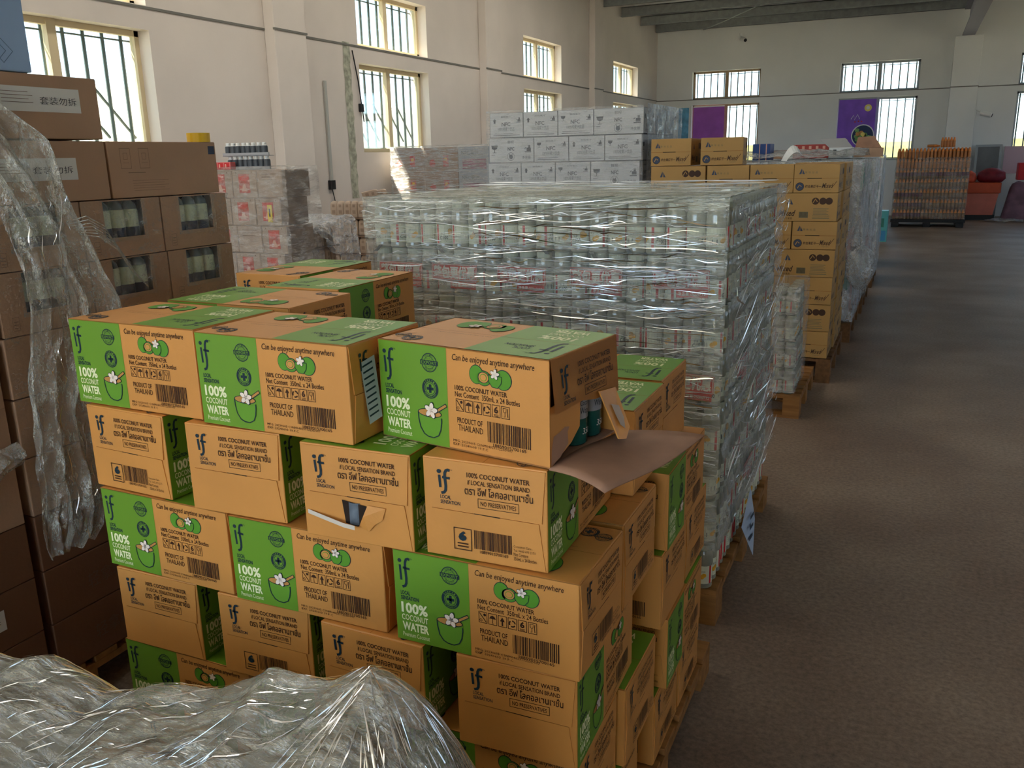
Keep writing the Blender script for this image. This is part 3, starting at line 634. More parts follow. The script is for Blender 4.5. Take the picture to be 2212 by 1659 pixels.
# torn carton, third in the second layer: slit painted as a dark patch, can showing, ripped strips
tc = place_carton(-1.046, 1.275, zt(1), 1.5, 'w', 'torn', base+' with torn lower flap and silver bottle showing, second layer')
M_silver = mat('bottle_silver_blue', (120, 134, 150), .25, .35, 30, metal=.4)
# children live in carton space: end face x=0, left-to-right is -y
mb = MB(); A = Art(); A.poly([(.092, .088), (.158, .080), (.150, .052), (.125, .036), (.098, .040)], M_dark, 1); A.put(mb, (-.0035, CW, 0), (0, -1, 0), (0, 0, 1)); obj('torn_hole_shade', mb, tc)  # dark patch standing for the shade inside the tear, nothing is cut
mb = MB().lathe([(.024, .040), (.024, .085)], 14, M_silver, Matrix.Translation((.0175, CW-.118, 0)), math.pi*.62, math.pi*1.38); obj('bottle_glimpse', mb, tc, label='silver blue bottle glimpsed through the tear')
mb = MB(); vs = []; fs = []
prof = [(.010, .052, -.004), (.05, .047, -.010), (.10, .040, -.016), (.128, .040, -.020)]
for y, z, x in prof: vs += [(x, CW-y, z+.005), (x, CW-y, z-.004)]
for k in range(3): fs.append((2*k, 2*k+1, 2*k+3, 2*k+2))
mb.add(vs, fs, mat('torn_paper_white', (214, 204, 190), .7)); obj('torn_strip', mb, tc, label='pale ripped paper strip')
mb = MB(); vs = [(-.004, CW-.128, .038), (-.006, CW-.150, .030), (-.006, CW-.166, .048), (-.005, CW-.182, .058), (-.0045, CW-.190, .083), (-.0045, CW-.150, .084), (-.008, CW-.140, .060)]
mb.add(vs, [tuple(range(7))], M_ko); obj('torn_flap', mb, tc)

# ripped open carton C: own shell with a hole in the aisle end
def torn_open():
    r = math.radians(-9.3); e = empty('coconut_water_carton', (-.910, 1.366, zt(0)-CH), (0, 0, r), label=base+' ripped open at its aisle end, right of the top layer', cat='carton')
    mb = MB(); t = .003
    mb.box((0, 0, 0), (CL, t, CH), M_ko); mb.box((0, CW-t, 0), (CL, CW, CH), M_ko); mb.box((0, 0, CH-t), (CL, CW, CH), M_ko); mb.box((0, 0, 0), (CL, CW, t), M_kraft); mb.box((0, 0, 0), (t, CW, CH), M_ko)
    LA.put(mb, (0, 0, 0), (1, 0, 0), (0, 0, 1)); LA.put(mb, (CL, CW, 0), (-1, 0, 0), (0, 0, 1)); TA.put(mb, (CL, CW, CH), (-1, 0, 0), (0, -1, 0)); end_geo(mb, (0, CW, 0), (0, -1, 0), 'plain')
    # left jamb of the torn end (v below the flap), leaves the right part open
    mb.add([(CL, 0, 0), (CL, .075, .028), (CL, .105, .05), (CL, .108, .11), (CL, 0, .11), (CL-t, 0, 0), (CL-t, .075, .028), (CL-t, .105, .05), (CL-t, .108, .11), (CL-t, 0, .11)],
           [(0, 1, 2, 3, 4), (9, 8, 7, 6, 5), (1, 6, 7, 2), (2, 7, 8, 3), (0, 5, 6, 1)], M_ko)
    mb.box((CL-.002, .236, .07), (CL, CW, CH), M_ko)
    obj('body', mb, e)
    A = Art(); A.poly([(.003, .004), (.035, .012), (.062, .030), (.060, .052), (.066, .060), (.050, .064), (.030, .058), (.012, .056), (.005, .034)], M_kraft, 2)
    mb = MB(); A.put(mb, (CL, 0, 0), (0, 1, 0), (0, 0, 1)); obj('torn_patch', mb, e, label='pale brown patch where the print is ripped off')
    # upper end flap, standing out slightly
    mb = MB(); Hh = CH; kf = .014
    def fp(y, v): return (CL+.0012+kf*v, y, Hh*(1-v))
    mb.add([fp(.002, .012), fp(CW-.002, .012), fp(.006, .50), fp(.10, .485), fp(.15, .53), fp(CW-.004, .56)], [(0, 2, 3, 4, 5, 1), (1, 5, 4, 3, 2, 0)], M_ko)
    ez = Vector((-kf, 0, Hh)).normalized(); A = Art(); end_top(A)
    A.put(mb, Vector((CL+.0012+kf, 0, 0)), Vector((0, 1, 0)), ez, .0006)
    obj('end_flap', mb, e)
    # hanging ripped piece
    mb = MB(); q = [(CL+.014, .155, .105), (CL+.016, .215, .100), (CL+.052, .205, .030), (CL+.055, .185, .012), (CL+.050, .165, .016)]
    mb.add(q+[(x-.003, y, z) for x, y, z in q], [(0, 4, 3, 2, 1), (5, 6, 7, 8, 9), (0, 1, 6, 5), (1, 2, 7, 6), (2, 3, 8, 7), (3, 4, 9, 8), (4, 0, 5, 9)], M_ko)
    q2 = [(CL+.026, .175, .078), (CL+.029, .20, .070), (CL+.040, .20, .048), (CL+.048, .190, .030), (CL+.044, .178, .040), (CL+.034, .176, .060)]
    mb.add([(x+.002, y, z) for x, y, z in q2], [(0, 5, 4, 3, 2, 1)], mat('torn_paper_grey', (196, 176, 160), .8))
    obj('torn_flap', mb, e, label='hanging ripped strip of the end flap')
    # large bottom flap folded out level over the next cartons
    mb = MB(); vs = []; fs = []; n = 12; mm = 8
    for i in range(n+1):
        u = i/n
        for j in range(mm+1):
            v = j/mm; x = CL+v*(.125+.065*(u**1.2)*(1-.25*u)); y = -.004+u*(CW+.03)-v*.03*(1-u)
            vs.append((x, y, .002+.010*math.sin(v*2.2)-.020*v*(1-u)+.006*math.sin(u*5+v*2)))
    for i in range(n):
        for j in range(mm): k = i*(mm+1)+j; fs.append((k, k+1, k+mm+2, k+mm+1))
    mb.add(vs, fs, M_kraft); o = obj('bottom_flap', mb, e, label='pale brown inner side of the bottom flap folded out'); m_ = o.modifiers.new('s', 'SOLIDIFY'); m_.thickness = .003
    for p in o.data.polygons: p.use_smooth = True
    # sleeves of two bottles showing in the hole
    for k, (yy, xx) in enumerate(((.138, CL-.036), (.200, CL-.04))):
        b = empty('coconut_water_bottle', Matrix.Translation((-.910, 1.366, zt(0)-CH)) @ Matrix.Rotation(r, 4, 'Z') @ Vector((xx, yy, .004)), (0, 0, r), label=['clear film wrapped bottle with teal sleeve just inside the torn carton', 'dark teal bottle deeper inside the torn carton behind the hanging strip'][k], cat='bottle')
        obj('body', MB().lathe([(.026, 0), (.030, .004), (.030, .105), (.026, .12), (.015, .15), (.015, .158)], 20, mat('teal_plastic', (36, 92, 84), .2, .2, 20)), b, smooth=True)
        mb = MB().lathe([(.0305, .052), (.0305, .102)], 20, mat('sleeve_grey', (158, 160, 162), .35), caps=False)
        A = Art(); A.text('Coconut', -.016, .078, .016, .088, M_ink, 0); A.text('Water', -.016, .062, .012, .074, M_ink, 0); A.wrap(mb, .0308, 0)
        A = Art(); A.text('350', -.010, .022, .012, .034, MATS['white_plastic'], 0, shear=.2); A.wrap(mb, .0303, 0)
        obj('sleeve', mb, b); obj('cap', MB().lathe([(.0165, .158), (.0165, .172)], 16, MATS['white_plastic']), b)
torn_open()
# white tag hanging in the gap between two top cartons
t = empty('paper_tag', (-.912, 1.34, 1.13), label='white paper tag wedged between the middle and torn top cartons', cat='tag')
q = [(-.012, -.018, .118), (-.003, .018, .128), (.006, .020, .005), (-.004, -.010, -.005)]; q = [Vector(p) for p in q]
mb = MB().add(q, [(0, 3, 2, 1), (0, 1, 2, 3)], mat('paper_bluish', (206, 218, 224), .6))
for k in range(9):
    f = .06+.1*k; a = q[0].lerp(q[3], f); b = q[1].lerp(q[2], f); n_ = Vector((.0006, -.0006, 0)); a2 = q[0].lerp(q[3], f+.03); b2 = q[1].lerp(q[2], f+.03)
    mb.add([a.lerp(b, .1)+n_, a.lerp(b, .8)+n_, a2.lerp(b2, .8)+n_, a2.lerp(b2, .1)+n_], [(0, 1, 2, 3)], M_ink)
obj('tag_sheet', mb, t)

# ================================================================== PALLETS
M_wood = mat('pallet_wood', (158, 110, 60), .75, .22, 3, .15, 30, stretch=(1, 12, 12))
M_wood2 = mat('pallet_wood_dark', (120, 84, 52), .8, .25, 3, .15, 30, stretch=(12, 1, 12))
def pallet(x0, y0, x1, y1, h, label, m=None, nb=8, along='x'):
    m = m or M_wood; e = empty('wooden_pallet', (x0, y0, 0), label=label, cat='pallet'); X, Y = x1-x0, y1-y0
    if along == 'x':
        w = Y/nb*.72
        for k in range(nb): y = (Y-w)*k/(nb-1); obj('deck_board', MB().box((0, y, h-.02), (X, y+w, h), m, bev=.002), e)
    for i in range(3):
        x = (X-.1)*i/2
        obj('stringer_board', MB().box((x, 0, h-.042), (x+.1, Y, h-.02), m), e)
        yb = (Y-.12)*i/2; obj('bottom_board', MB().box((0, yb, 0), (X, yb+.12, .018), m), e)
        for j in range(3): y = (Y-.12)*j/2; obj('block', MB().box((x, y, .018), (x+.1, y+.12, h-.042), m), e)
    return e
pallet(-1.90, 1.31, -.462, 2.48, .106, 'wooden pallet under the green and orange cartons')

# ================================================================== GENERIC PRINTED CARTONS
M_mix = mat('carton_tan', (182, 142, 84), .65, .06, 4, .05, 90)
M_mixink = mat('ink_dark_brown', (66, 42, 26), .6); M_mixblue = mat('ink_slate_blue', (62, 72, 92), .6); M_mixg = mat('ink_olive', (120, 112, 84), .6)
M_white = mat('carton_white', (206, 206, 208), .6, .05, 4); M_grey = mat('ink_grey', (92, 92, 96), .6)
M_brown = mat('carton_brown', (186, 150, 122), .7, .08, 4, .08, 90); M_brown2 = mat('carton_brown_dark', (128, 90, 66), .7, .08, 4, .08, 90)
M_faint = mat('ink_faint_brown', (122, 96, 78), .7); M_label = mat('paper_label_white', (224, 222, 216), .6); M_pen = mat('ink_pen', (60, 60, 64), .6)
def gcarton(L, W, H, m, front=None, right=None, seam=True):
    mb = MB().box((0, 0, 0), (L, W, H), m, bev=.003)
    if front: front.put(mb, (0, 0, 0), (1, 0, 0), (0, 0, 1), .0006)
    if right: right.put(mb, (L, 0, 0), (0, 1, 0), (0, 0, 1), .0006)
    return mb
# ---- tan cartons with a triangle mark
def tri(A, x, y, h, m):
    A.poly([(x, y), (x+h*.42, y+h), (x+h*.5, y+h*.55), (x+h*.36, y)], m, 2); A.poly([(x+h*.55, y+h*.9), (x+h*1.0, y), (x+h*.62, y)], m, 2); A.stroke([(x+h*.1, y+h*.18), (x+h*.9, y+h*.18)], h*.08, m, 3)
def mix_end(L=.295, H=.19):
    A = Art(); A.rect(0, H*.50, L, H*.512, M_edge, 1); A.rect(L*.30, H*.495, L*.62, H*.518, M_dark, 2)
    tri(A, L*.11, H*.66, H*.20, M_mixblue); A.text('臻  味  出  品', L*.24, H*.68, L*.52, H*.76, M_mixg, 0)
    A.disc(L*.14, H*.22, H*.14, H*.14, M_mixblue, 2); A.ring(L*.14, H*.22, H*.15, H*.15, H*.015, M_mixink, 3); A.stroke([(L*.09, H*.16), (L*.13, H*.28), (L*.18, H*.22)], H*.03, M_mix, 4)
    A.text('综合果蔬干一', L*.26, H*.17, L*.62, H*.28, M_mixink, .02); A.text('Mixed', L*.63, H*.16, L*.88, H*.34, M_mixink, .01, shear=.35)
    A.stroke([(L*.86, H*.2), (L*.95, H*.40)], .003, M_mixink); A.text('Vegetable', L*.68, H*.08, L*.84, H*.13, M_mixg, 0); return A
def mix_long(L=.40, H=.19):
    A = Art(); tri(A, L*.17, H*.60, H*.22, M_mixblue)
    A.text('Mixed', L*.04, H*.18, L*.32, H*.40, M_mixink, .02, shear=.35); A.text('综合果蔬', L*.12, H*.06, L*.27, H*.14, M_mixink, 0)
    A.rect(L*.38, H*.12, L*.53, H*.34, M_mixg, 1)
    for k in range(12): A.rect(L*(.385+.012*k), H*.14, L*(.389+.012*k), H*.33, M_mixink, 2)
    A.rect(L*.60, H*.10, L*.88, H*.13, M_mixg, 1); A.rect(L*.60, H*.18, L*.88, H*.20, M_mixg, 1)
    for k in range(5): A.rect(L*.61, H*(.24+.05*k), L*(.86-.03*(k % 2)), H*(.26+.05*k), M_mixg, 1)
    for k, cx in enumerate((.64, .76, .86)):
        A.disc(L*cx, H*.72, H*.125, H*.125, M_mixink, 2)
        if k == 0: A.stroke([(L*.60, H*.66), (L*.64, H*.80), (L*.67, H*.70)], H*.03, M_mix, 3)
    return A
E1, E2 = mix_end(), mix_long(); E2r = mix_long(.40)
me_end = gcarton(.295, .40, .19, M_mix, E1, mix_long(.40)).mesh('tan_carton'); me_long = gcarton(.40, .295, .19, M_mix, E2, mix_end(.295)).mesh('tan_carton')
MT = 1.533
lay = ['top', 'second', 'third', 'fourth', 'fifth', 'sixth', 'bottom']
for k in range(7):
    z = MT-.193*(k+1); y = 6.35
    cols = ['L', 'S', 'S', 'S'] if k % 2 == 0 else ['S', 'S', 'S', 'L']; x = -1.755
    for j, c in enumerate(cols):
        w = .40 if c == 'L' else .295; jx = random.uniform(-.006, .006)
        obj('tan_carton', me_long if c == 'L' else me_end, None, (x+jx, y+random.uniform(0, .012), z), (0, 0, 0), 'tan printed carton, %s layer of the tan stack, %s from the left' % (lay[k], ORD[j]), 'carton', 'tan cartons beside the aisle')
        x += w+.008
    # aisle side, farther back
    yy = y+(.42 if cols[-1] == 'S' else .315)
    for j in range(2):
        S = (j+k) % 2 == 0; L_ = .295 if S else .40; xr = -.437
        obj('tan_carton', me_end if S else me_long, None, (xr-L_, yy, z), (0, 0, 0), 'tan carton, %s layer, aisle side of the tan stack, %s row back' % (lay[k], ORD[j+1]), 'carton', 'tan cartons beside the aisle')
        yy += (.41 if S else .305)
for i, (x, r, lab) in enumerate(((-1.765, 0, 'tan carton on top of the tan stack, against the white wrapped cartons'), (-1.40, .10, 'tan carton on top of the tan stack, with green shaded side showing'))):
    obj('tan_carton', me_end, None, (x, 6.37, MT+.001), (0, 0, r), lab, 'carton', 'tan cartons beside the aisle')
pallet(-1.77, 6.36, -.42, 7.46, .175, 'dark wooden pallet under the tan cartons', M_wood2)

# ---- white NFC cartons
def icon(A, x, y, s, kind, m):
    if kind == 0: A.poly([(x+s*.3, y), (x+s*.3, y+s*.5), (x+s*.1, y+s*.5), (x+s*.5, y+s), (x+s*.9, y+s*.5), (x+s*.7, y+s*.5), (x+s*.7, y)], m, 2)
    elif kind == 1: A.poly([(x, y+s), (x+s*.1, y+s*.55), (x+s*.5, y+s*.4), (x+s*.9, y+s*.55), (x+s, y+s)], m, 2); A.rect(x+s*.45, y, x+s*.55, y+s*.45, m, 2); A.rect(x+s*.2, y, x+s*.8, y+s*.06, m, 2)
    else: A.rect(x, y, x+s, y+s*.12, m, 2); A.rect(x+s*.3, y+s*.18, x+s*.95, y+s*.62, m, 2); A.rect(x+s*.55, y+s*.62, x+s*.85, y+s, m, 2); A.stroke([(x, y+s*.5), (x+s*.25, y+s*.7)], s*.1, m)
def nfc_s(L=.285, H=.185, first=0):
    A = Art(); icon(A, L*.08, H*.58, H*.2, first, M_grey); icon(A, L*.80, H*.60, H*.2, 2, M_grey)
    A.text('鲜榨果汁', L*.34, H*.80, L*.64, H*.87, M_grey, 0); A.text('NFC', L*.36, H*.46, L*.62, H*.62, M_grey, .02); A.text('100%纯果汁饮品', L*.24, H*.26, L*.74, H*.42, M_grey, 0, shear=.15)
    A.rect(L*.1, H*.08, L*.9, H*.10, M_grey, 1); A.rect(L*.12, H*.15, L*.7, H*.165, M_grey, 1); A.frame(0, 0, L, H, .003, mat('carton_grey_edge', (150, 150, 152), .7)); return A
def nfc_l(L=.385, H=.185):
    A = Art(); icon(A, L*.05, H*.40, H*.3, 1, M_grey); icon(A, L*.80, H*.40, H*.3, 2, M_grey)
    A.text('鲜榨', L*.42, H*.76, L*.56, H*.90, M_grey, 0); A.text('NFC', L*.42, H*.48, L*.57, H*.63, M_grey, .03); A.ring(L*.49, H*.24, H*.17, H*.17, H*.015, M_grey); A.disc(L*.49, H*.22, H*.09, H*.09, M_grey)
    A.poly([(L*.455, H*.28), (L*.46, H*.38), (L*.475, H*.30)], M_grey, 2); A.poly([(L*.525, H*.28), (L*.52, H*.38), (L*.505, H*.30)], M_grey, 2)
    A.text('净含量', L*.74, H*.14, L*.93, H*.26, M_grey, 0); A.rect(L*.05, H*.3, L*.13, H*.32, M_grey, 1); A.frame(0, 0, L, H, .003, MATS['carton_grey_edge']); return A
ns = gcarton(.285, .385, .185, M_white, nfc_s(), nfc_l()).mesh('white_carton'); ns2 = gcarton(.285, .385, .185, M_white, nfc_s(first=1), nfc_l()).mesh('white_carton')
nl = gcarton(.385, .285, .185, M_white, nfc_l(), nfc_s()).mesh('white_carton')
NT = 1.96; nlay = ['top', 'second', 'third', 'fourth', 'fifth', 'sixth', 'seventh', 'eighth', 'lowest']
for k in range(9):
    z = NT-.19*(k+1)-.02*(k > 6); cols = [ns, ns, ns2, nl] if k % 2 == 0 else [nl, ns2, ns, ns2]; x = -3.085-.012*(k % 3)
    for j, me in enumerate(cols):
        w = .385 if me is nl else .285
        obj('white_carton', me, None, (x, 6.40, z), (0, 0, 0), 'wrapped white juice carton, %s layer of the white stack, %s from the left' % (nlay[k], ORD[j]), 'carton', 'white cartons under film')
        x += w+.004
for k in range(4):
    for j in range(2):
        obj('white_carton', nl, None, (-1.85-.385, 6.40+.30+.29*j+.09, NT-.19*(k+1)), (0, 0, 0), 'white juice carton behind the front ones, %s layer, %s row back' % (nlay[k], ORD[j+1]), 'carton', 'white cartons under film')
F_bg = film('film_far', .06, .60, (2, 2, 22), 3.5, (226, 228, 230), .6, .2, .52, .72, .15)
F_sp = film('film_sparkle', .25, .9, (5, 5, 9), 4.5, (214, 226, 240), 1.6, .12, .42, .62, .7)
mb = MB(); film_wrap(mb, -3.10, 6.40, .16, -1.845, 7.45, NT, F_bg, 'fl', .012, .006, .06)
obj('stretch_film', mb, smooth=True, label='clear stretch film around the white juice cartons', cat='film')
mb = MB(); film_wrap(mb, -3.10, 6.42, 1.40, -1.825, 7.45, NT, F_sp, 'r', .022, .012, .05, (5, 5, 5))
obj('stretch_film', mb, smooth=True, label='sparkling crumpled film on the aisle side of the white cartons', cat='film')
pallet(-3.12, 6.40, -1.84, 7.45, .12, 'wooden pallet under the white juice cartons')

# ================================================================== DRINK BOTTLE PALLET
M_bot = clear('bottle_clear', (186, 186, 166), .58, .10, .74)
M_cap = mat('cap_clear_white', (184, 188, 168), .3); M_lab = mat('label_cream', (224, 226, 202), .45); M_red = mat('label_red', (196, 40, 44), .5); M_lem = mat('label_lemon', (226, 168, 44), .5, .3, 60); M_lg = mat('label_grey_print', (110, 124, 112), .5)
BR, BH = .0322, .164
def bottle_body(n=16):
    return MB().lathe([(.026, 0), (.0312, .004), (BR-.0005, .010), (BR-.001, .014), (BR-.0022, .018), (BR-.0022, .088), (BR, .092), (BR, .104), (BR-.001, .112), (BR-.0012, .124), (.0295, .134), (.0265, .140), (.0255, .146)], n, M_bot)
me_bot = bottle_body().mesh('drink_bottle', True)
me_cap = MB().lathe([(.0262, .143), (.0270, .145), (.0270, .160), (.0255, .1635)], 16, M_cap).mesh('cap', False)
mb = MB().lathe([(BR-.0012, .020), (BR-.0012, .087)], 20, M_lab, caps=False); C2 = 2*math.pi*BR
A = Art(); A.rect(0, .020, .009, .087, M_red, 1); A.text('水溶', .018, .050, .034, .060, M_ink, 0); A.text('C100', .014, .034, .044, .047, M_ink, .02); A.rect(.014, .030, .044, .0312, M_red, 1); A.rect(.014, .026, .038, .0272, M_lg, 1)
for dx, dy, r_ in ((.052, .064, .009), (.060, .058, .008), (.050, .054, .007)): A.disc(dx, dy, r_, r_, M_lem, 2, 10)
A.rect(.068, .020, .0685, .087, M_lg, 1); A.text('T', .058, .034, .063, .042, M_ink, .01)
A.rect(.082, .020, .091, .087, M_red, 1)
for k in range(7): A.rect(.098, .028+.008*k, .128, .0315+.008*k, M_lg, 1)
A.rect(.134, .036, .150, .052, M_ink, 1); A.text('维生素饮料', .150, .062, .180, .070, M_lg, 0)
for dx, dy, r_ in ((.168, .046, .009), (.176, .052, .008)): A.disc(dx, dy, r_, r_, M_lem, 2, 10)
A.wrap(mb, BR-.0012, 0, .00035); me_lab = mb.mesh('label')
BX0, BY0, BZ0, BP, NX, NY, NL = -1.83, 2.75, .14, .0655, 20, 18, 8; LH = .1662
proto = None
def bottle(x, y, z, a, label, grp='bottles on the wrapped pallet'):
    o = obj('drink_bottle', me_bot, None, (x, y, z), (0, 0, a), label, 'bottle', grp)
    obj('cap', me_cap, o); obj('label', me_lab, o); return o
nb_ = 0; rg = random.Random(11); core = []
lname = ['top', 'second', 'third', 'fourth', 'fifth', 'sixth', 'seventh', 'bottom']
for k in range(NL):
    z = BZ0+LH*(NL-1-k); bulge = (0, .0, .006, .004, .010, .002, .006, 0)[k]
    for i in range(NX):
        for j in range(NY):
            x = BX0+BP*(i+.5); y = BY0+BP*(j+.5)
            front = j == 0 and (k < 4 or i >= 14); side = i == NX-1; topv = k == 0 and j in (1, 2, 3)
            if front or side or topv:
                if front: lab = 'clear lemon drink bottle, %s layer, %s bottle from the left along the pallet front' % (lname[k], ORD[i])
                elif side: lab = 'clear lemon drink bottle, %s layer, %s bottle back along the aisle side' % (lname[k], ORD[j])
                else: lab = 'drink bottle in the top layer, row %s behind the front, %s from left' % (ORD[j], ORD[i])
                bottle(x+(bulge if side else 0)+rg.uniform(-.001, .001), y-(bulge if front else 0), z, rg.random()*6.28, lab); nb_ += 1
            elif (j == 1 and (k < 4 or i >= 13)) or i == NX-2 or k == 0: core.append((x, y, z))
print('individual bottles', nb_)
M_core = mat('bottle_mass_pale', (146, 142, 122), .35, .1, 30)
mb = MB()
for x, y, z in core:
    T = Matrix.Translation((x, y, z)); mb.lathe([(.030, 0), (.031, .12), (.0255, .142)], 8, M_core, T, caps=False); mb.lathe([(.027, .142), (.027, .160), (.0255, .163)], 8, M_cap, T)
obj('bottle_mass', mb, smooth=True, kind='stuff', label='inner rows of pale drink bottles behind the visible rows of the wrapped pallet', cat='bottles')
# layer pads of shrink film between layers are read as packs; promotional banners printed on them
M_bred = mat('banner_red', (206, 58, 44), .45); M_bw = mat('banner_white', (236, 226, 208), .45)
def banner(x, z, w=.185, lab='', rot=0, y=None, side=False):
    h = .062; A = Art(); A.rect(0, 0, w, h, M_bred, 1); A.frame(.002, .002, w-.002, h-.002, .002, M_bw, 2)
    A.text('整包更优惠', .008, .008, w-.008, h-.007, M_bw, .03, 3); A.rect(w*.42, -.026, w-.004, 0, M_bred, 1); A.text('净含量:250ml×12', w*.45, -.019, w-.012, -.006, M_bw, .01, 3)
    mb = MB(); A.put(mb, (0, 0, 0), (1, 0, 0), (0, 0, 1), .0004)
    mb.box((0, .0002, 0), (w, .0012, h), M_bred)
    loc = (x, BY0-.008, z) if not side else (BX0+BP*NX+.010, x, z)
    return obj('promotion_banner', mb, None, loc, (0, rot, math.pi/2 if side else 0), lab, 'banner', 'red promotion banners on the drink packs')
bz = BZ0+LH*6+.055
for i, x in enumerate((-1.80, -1.575, -1.31, -1.035, -.745)):
    banner(x, bz, lab='red and white promotion banner, %s from the left on the second bottle layer' % ORD[i], rot=(.02, .03, .03, .01, -.02)[i])
banner(-.72, BZ0+LH*4+.052, lab='red and white promotion banner low on the fourth layer beside a green-topped carton', rot=.03)
banner(3.05, BZ0+LH*4+.03, lab='red promotion banner on the aisle side, nearest the front corner', side=True); banner(3.5, BZ0+LH*3+.03, lab='red promotion banner on the aisle side, middle of the pallet', side=True); banner(3.3, BZ0+LH*1+.05, lab='red promotion banner low on the aisle side', side=True)
for i, (x, z) in enumerate(((-1.795, 1.315), (-1.554, 1.315), (-1.345, 1.322), (-1.145, 1.32), (-.97, 1.31), (-.849, 1.326), (-.664, 1.322), (-.655, .985))):
    sl = -1 if i in (0, 6, 7) else 1
    obj('carry_strap', MB().add([(0, 0, .018*0), (.016, 0, 0), (.016+.022*sl, -.004, -.024), (.022*sl, -.004, -.024), (0, .001, 0), (.016, .001, 0), (.016+.022*sl, -.003, -.024), (.022*sl, -.003, -.024)], [(3, 2, 1, 0), (4, 5, 6, 7), (0, 1, 5, 4), (2, 3, 7, 6)], MATS['black_plastic']), None, (x, BY0-.006, z), label=('short black carry strap under the top bottle layer, %s from the left' % ORD[i]) if i < 7 else 'short black carry strap under the third layer near the right corner', cat='strap', group='carry straps of the drink packs')
x1, y1 = BX0+BP*NX, BY0+BP*NY
F_main = film('film_main', .12, .85, (1.1, 3, 16), 2.6, (228, 232, 218), .8, .12, .50, .70, .22, line=.024)
F_side = film('film_side', .12, .75, (1.6, 1.6, 9), 3.0, (214, 214, 208), .8, .14, .50, .70, .5)
mb = MB(); film_panel(mb, lambda u, v: Vector((BX0-.015+(x1-BX0+.03)*u, BY0-.022-.006*math.sin(v*math.pi*8)**2*1.0,   .30+(1.49-.30)*v)), 60, 60, F_main, .010, (4, 6, 26), lambda u, v: Vector((0, -1, 0)), 2)
film_panel(mb, lambda u, v: Vector((x1+.024, BY0-.02+(y1-BY0+.04)*u, .30+(1.49-.30)*v)), 44, 70, F_side, .012, (6, 4, 20), lambda u, v: Vector((1, 0, 0)), 4)
film_panel(mb, lambda u, v: Vector((BX0-.018, y1-(y1-BY0)*u, .30+(1.49-.30)*v+.0)), 20, 40, F_side, .012, (6, 4, 20), lambda u, v: Vector((-1, 0, 0)), 6)
film_panel(mb, lambda u, v: Vector((BX0-.015+(x1-BX0+.03)*u, BY0-.02+(y1-BY0+.03)*v, 1.489-.006*math.sin(u*math.pi)*math.sin(v*3.1))), 56, 40, film('film_top', .35, .85, (3, 12, 4), 3.0, (206, 204, 184), .9, .15, .46, .66, .4), .008, (6, 16, 6), lambda u, v: Vector((0, 0, 1)), 8)
sf = obj('stretch_film', mb, smooth=True, label='shiny clear stretch film wound around the drink bottle pallet', cat='film')
M_white_glint = mat('film_glint_white', (248, 250, 250), .2, spec=.9); M_glint = mat('film_glint_mirror', (250, 252, 255), .22, metal=1)  # white and mirror-like ribbon materials, added as highlights along the film folds
film_fold_glints('film_glint_fold', sf, lambda u, v: Vector((BX0-.012+(x1-BX0+.02)*u, BY0-.040, .62+.86*v)), 360, M_white_glint, 3, w=.0020)
film_fold_glints('film_glint_fold', sf, lambda u, v: Vector((BX0+.45+(x1-BX0-.46)*u, BY0-.041, .62+.86*v)), 330, M_glint, 13, w=.0030)
film_fold_glints('film_glint_fold', sf, lambda u, v: Vector((x1+.041, BY0+(y1-BY0)*u, .34+1.12*v)), 200, M_glint, 15, tilt=.35, w=.003)
film_fold_glints('film_glint_fold', sf, lambda u, v: Vector((x1+.040, BY0+(y1-BY0)*u, .34+1.12*v)), 220, M_white_glint, 5, tilt=.35, w=.002)
film_fold_glints('film_glint_fold', sf, lambda u, v: Vector((BX0+(x1-BX0)*u, BY0+(y1-BY0)*v, 1.500)), 150, M_white_glint, 6, tilt=.3, w=.002)
pallet(-1.84, 2.76, -.50, 3.96, .138, 'wooden pallet under the drink bottles', M_wood)
t = empty('paper_note', (-.478, 3.10, .10), (0, 0, math.pi/2), label='pale blue paper note stuck low on the aisle side of the bottle pallet', cat='note')
mb = MB().add([(0, 0, .14), (.10, -.012, .27), (.20, -.02, .10), (.13, -.03, -.03)], [(0, 3, 2, 1)], mat('note_blue', (190, 208, 232), .6))
for k in range(3): mb.add([(.07+.0*k, -.0215, .16-.045*k), (.14, -.0235, .155-.045*k), (.14, -.0235, .140-.045*k), (.07, -.0215, .145-.045*k)], [(0, 3, 2, 1)], M_mixblue)
obj('note_sheet', mb, t)

# small stack of loose bottles on its own pallet
pallet(-1.30, 5.40, -.52, 6.25, .145, 'light wooden pallet with open end behind the bottle pallet', M_wood)
for k in range(4):
    for j in range(7):
        for i in range(2):
            if i == 0 and j > 3: continue
            bottle(-.60-.066*(1-i)-.004*k*(k > 1), 5.46+.0665*j, .146+LH*k, rg.random()*6.28, 'drink bottle, small side stack, %s layer up, %s back, %s column' % (ORD[k], ORD[j], ['left', 'right'][i]), 'bottles in the small side stack')
mb = MB(); film_wrap(mb, -.70, 5.42, .16, -.565, 5.95, .815, F_side, 'frt', .008, .004, .03, (8, 8, 20)); obj('stretch_film', mb, smooth=True, label='crinkled clear film over the small side stack of bottles', cat='film')

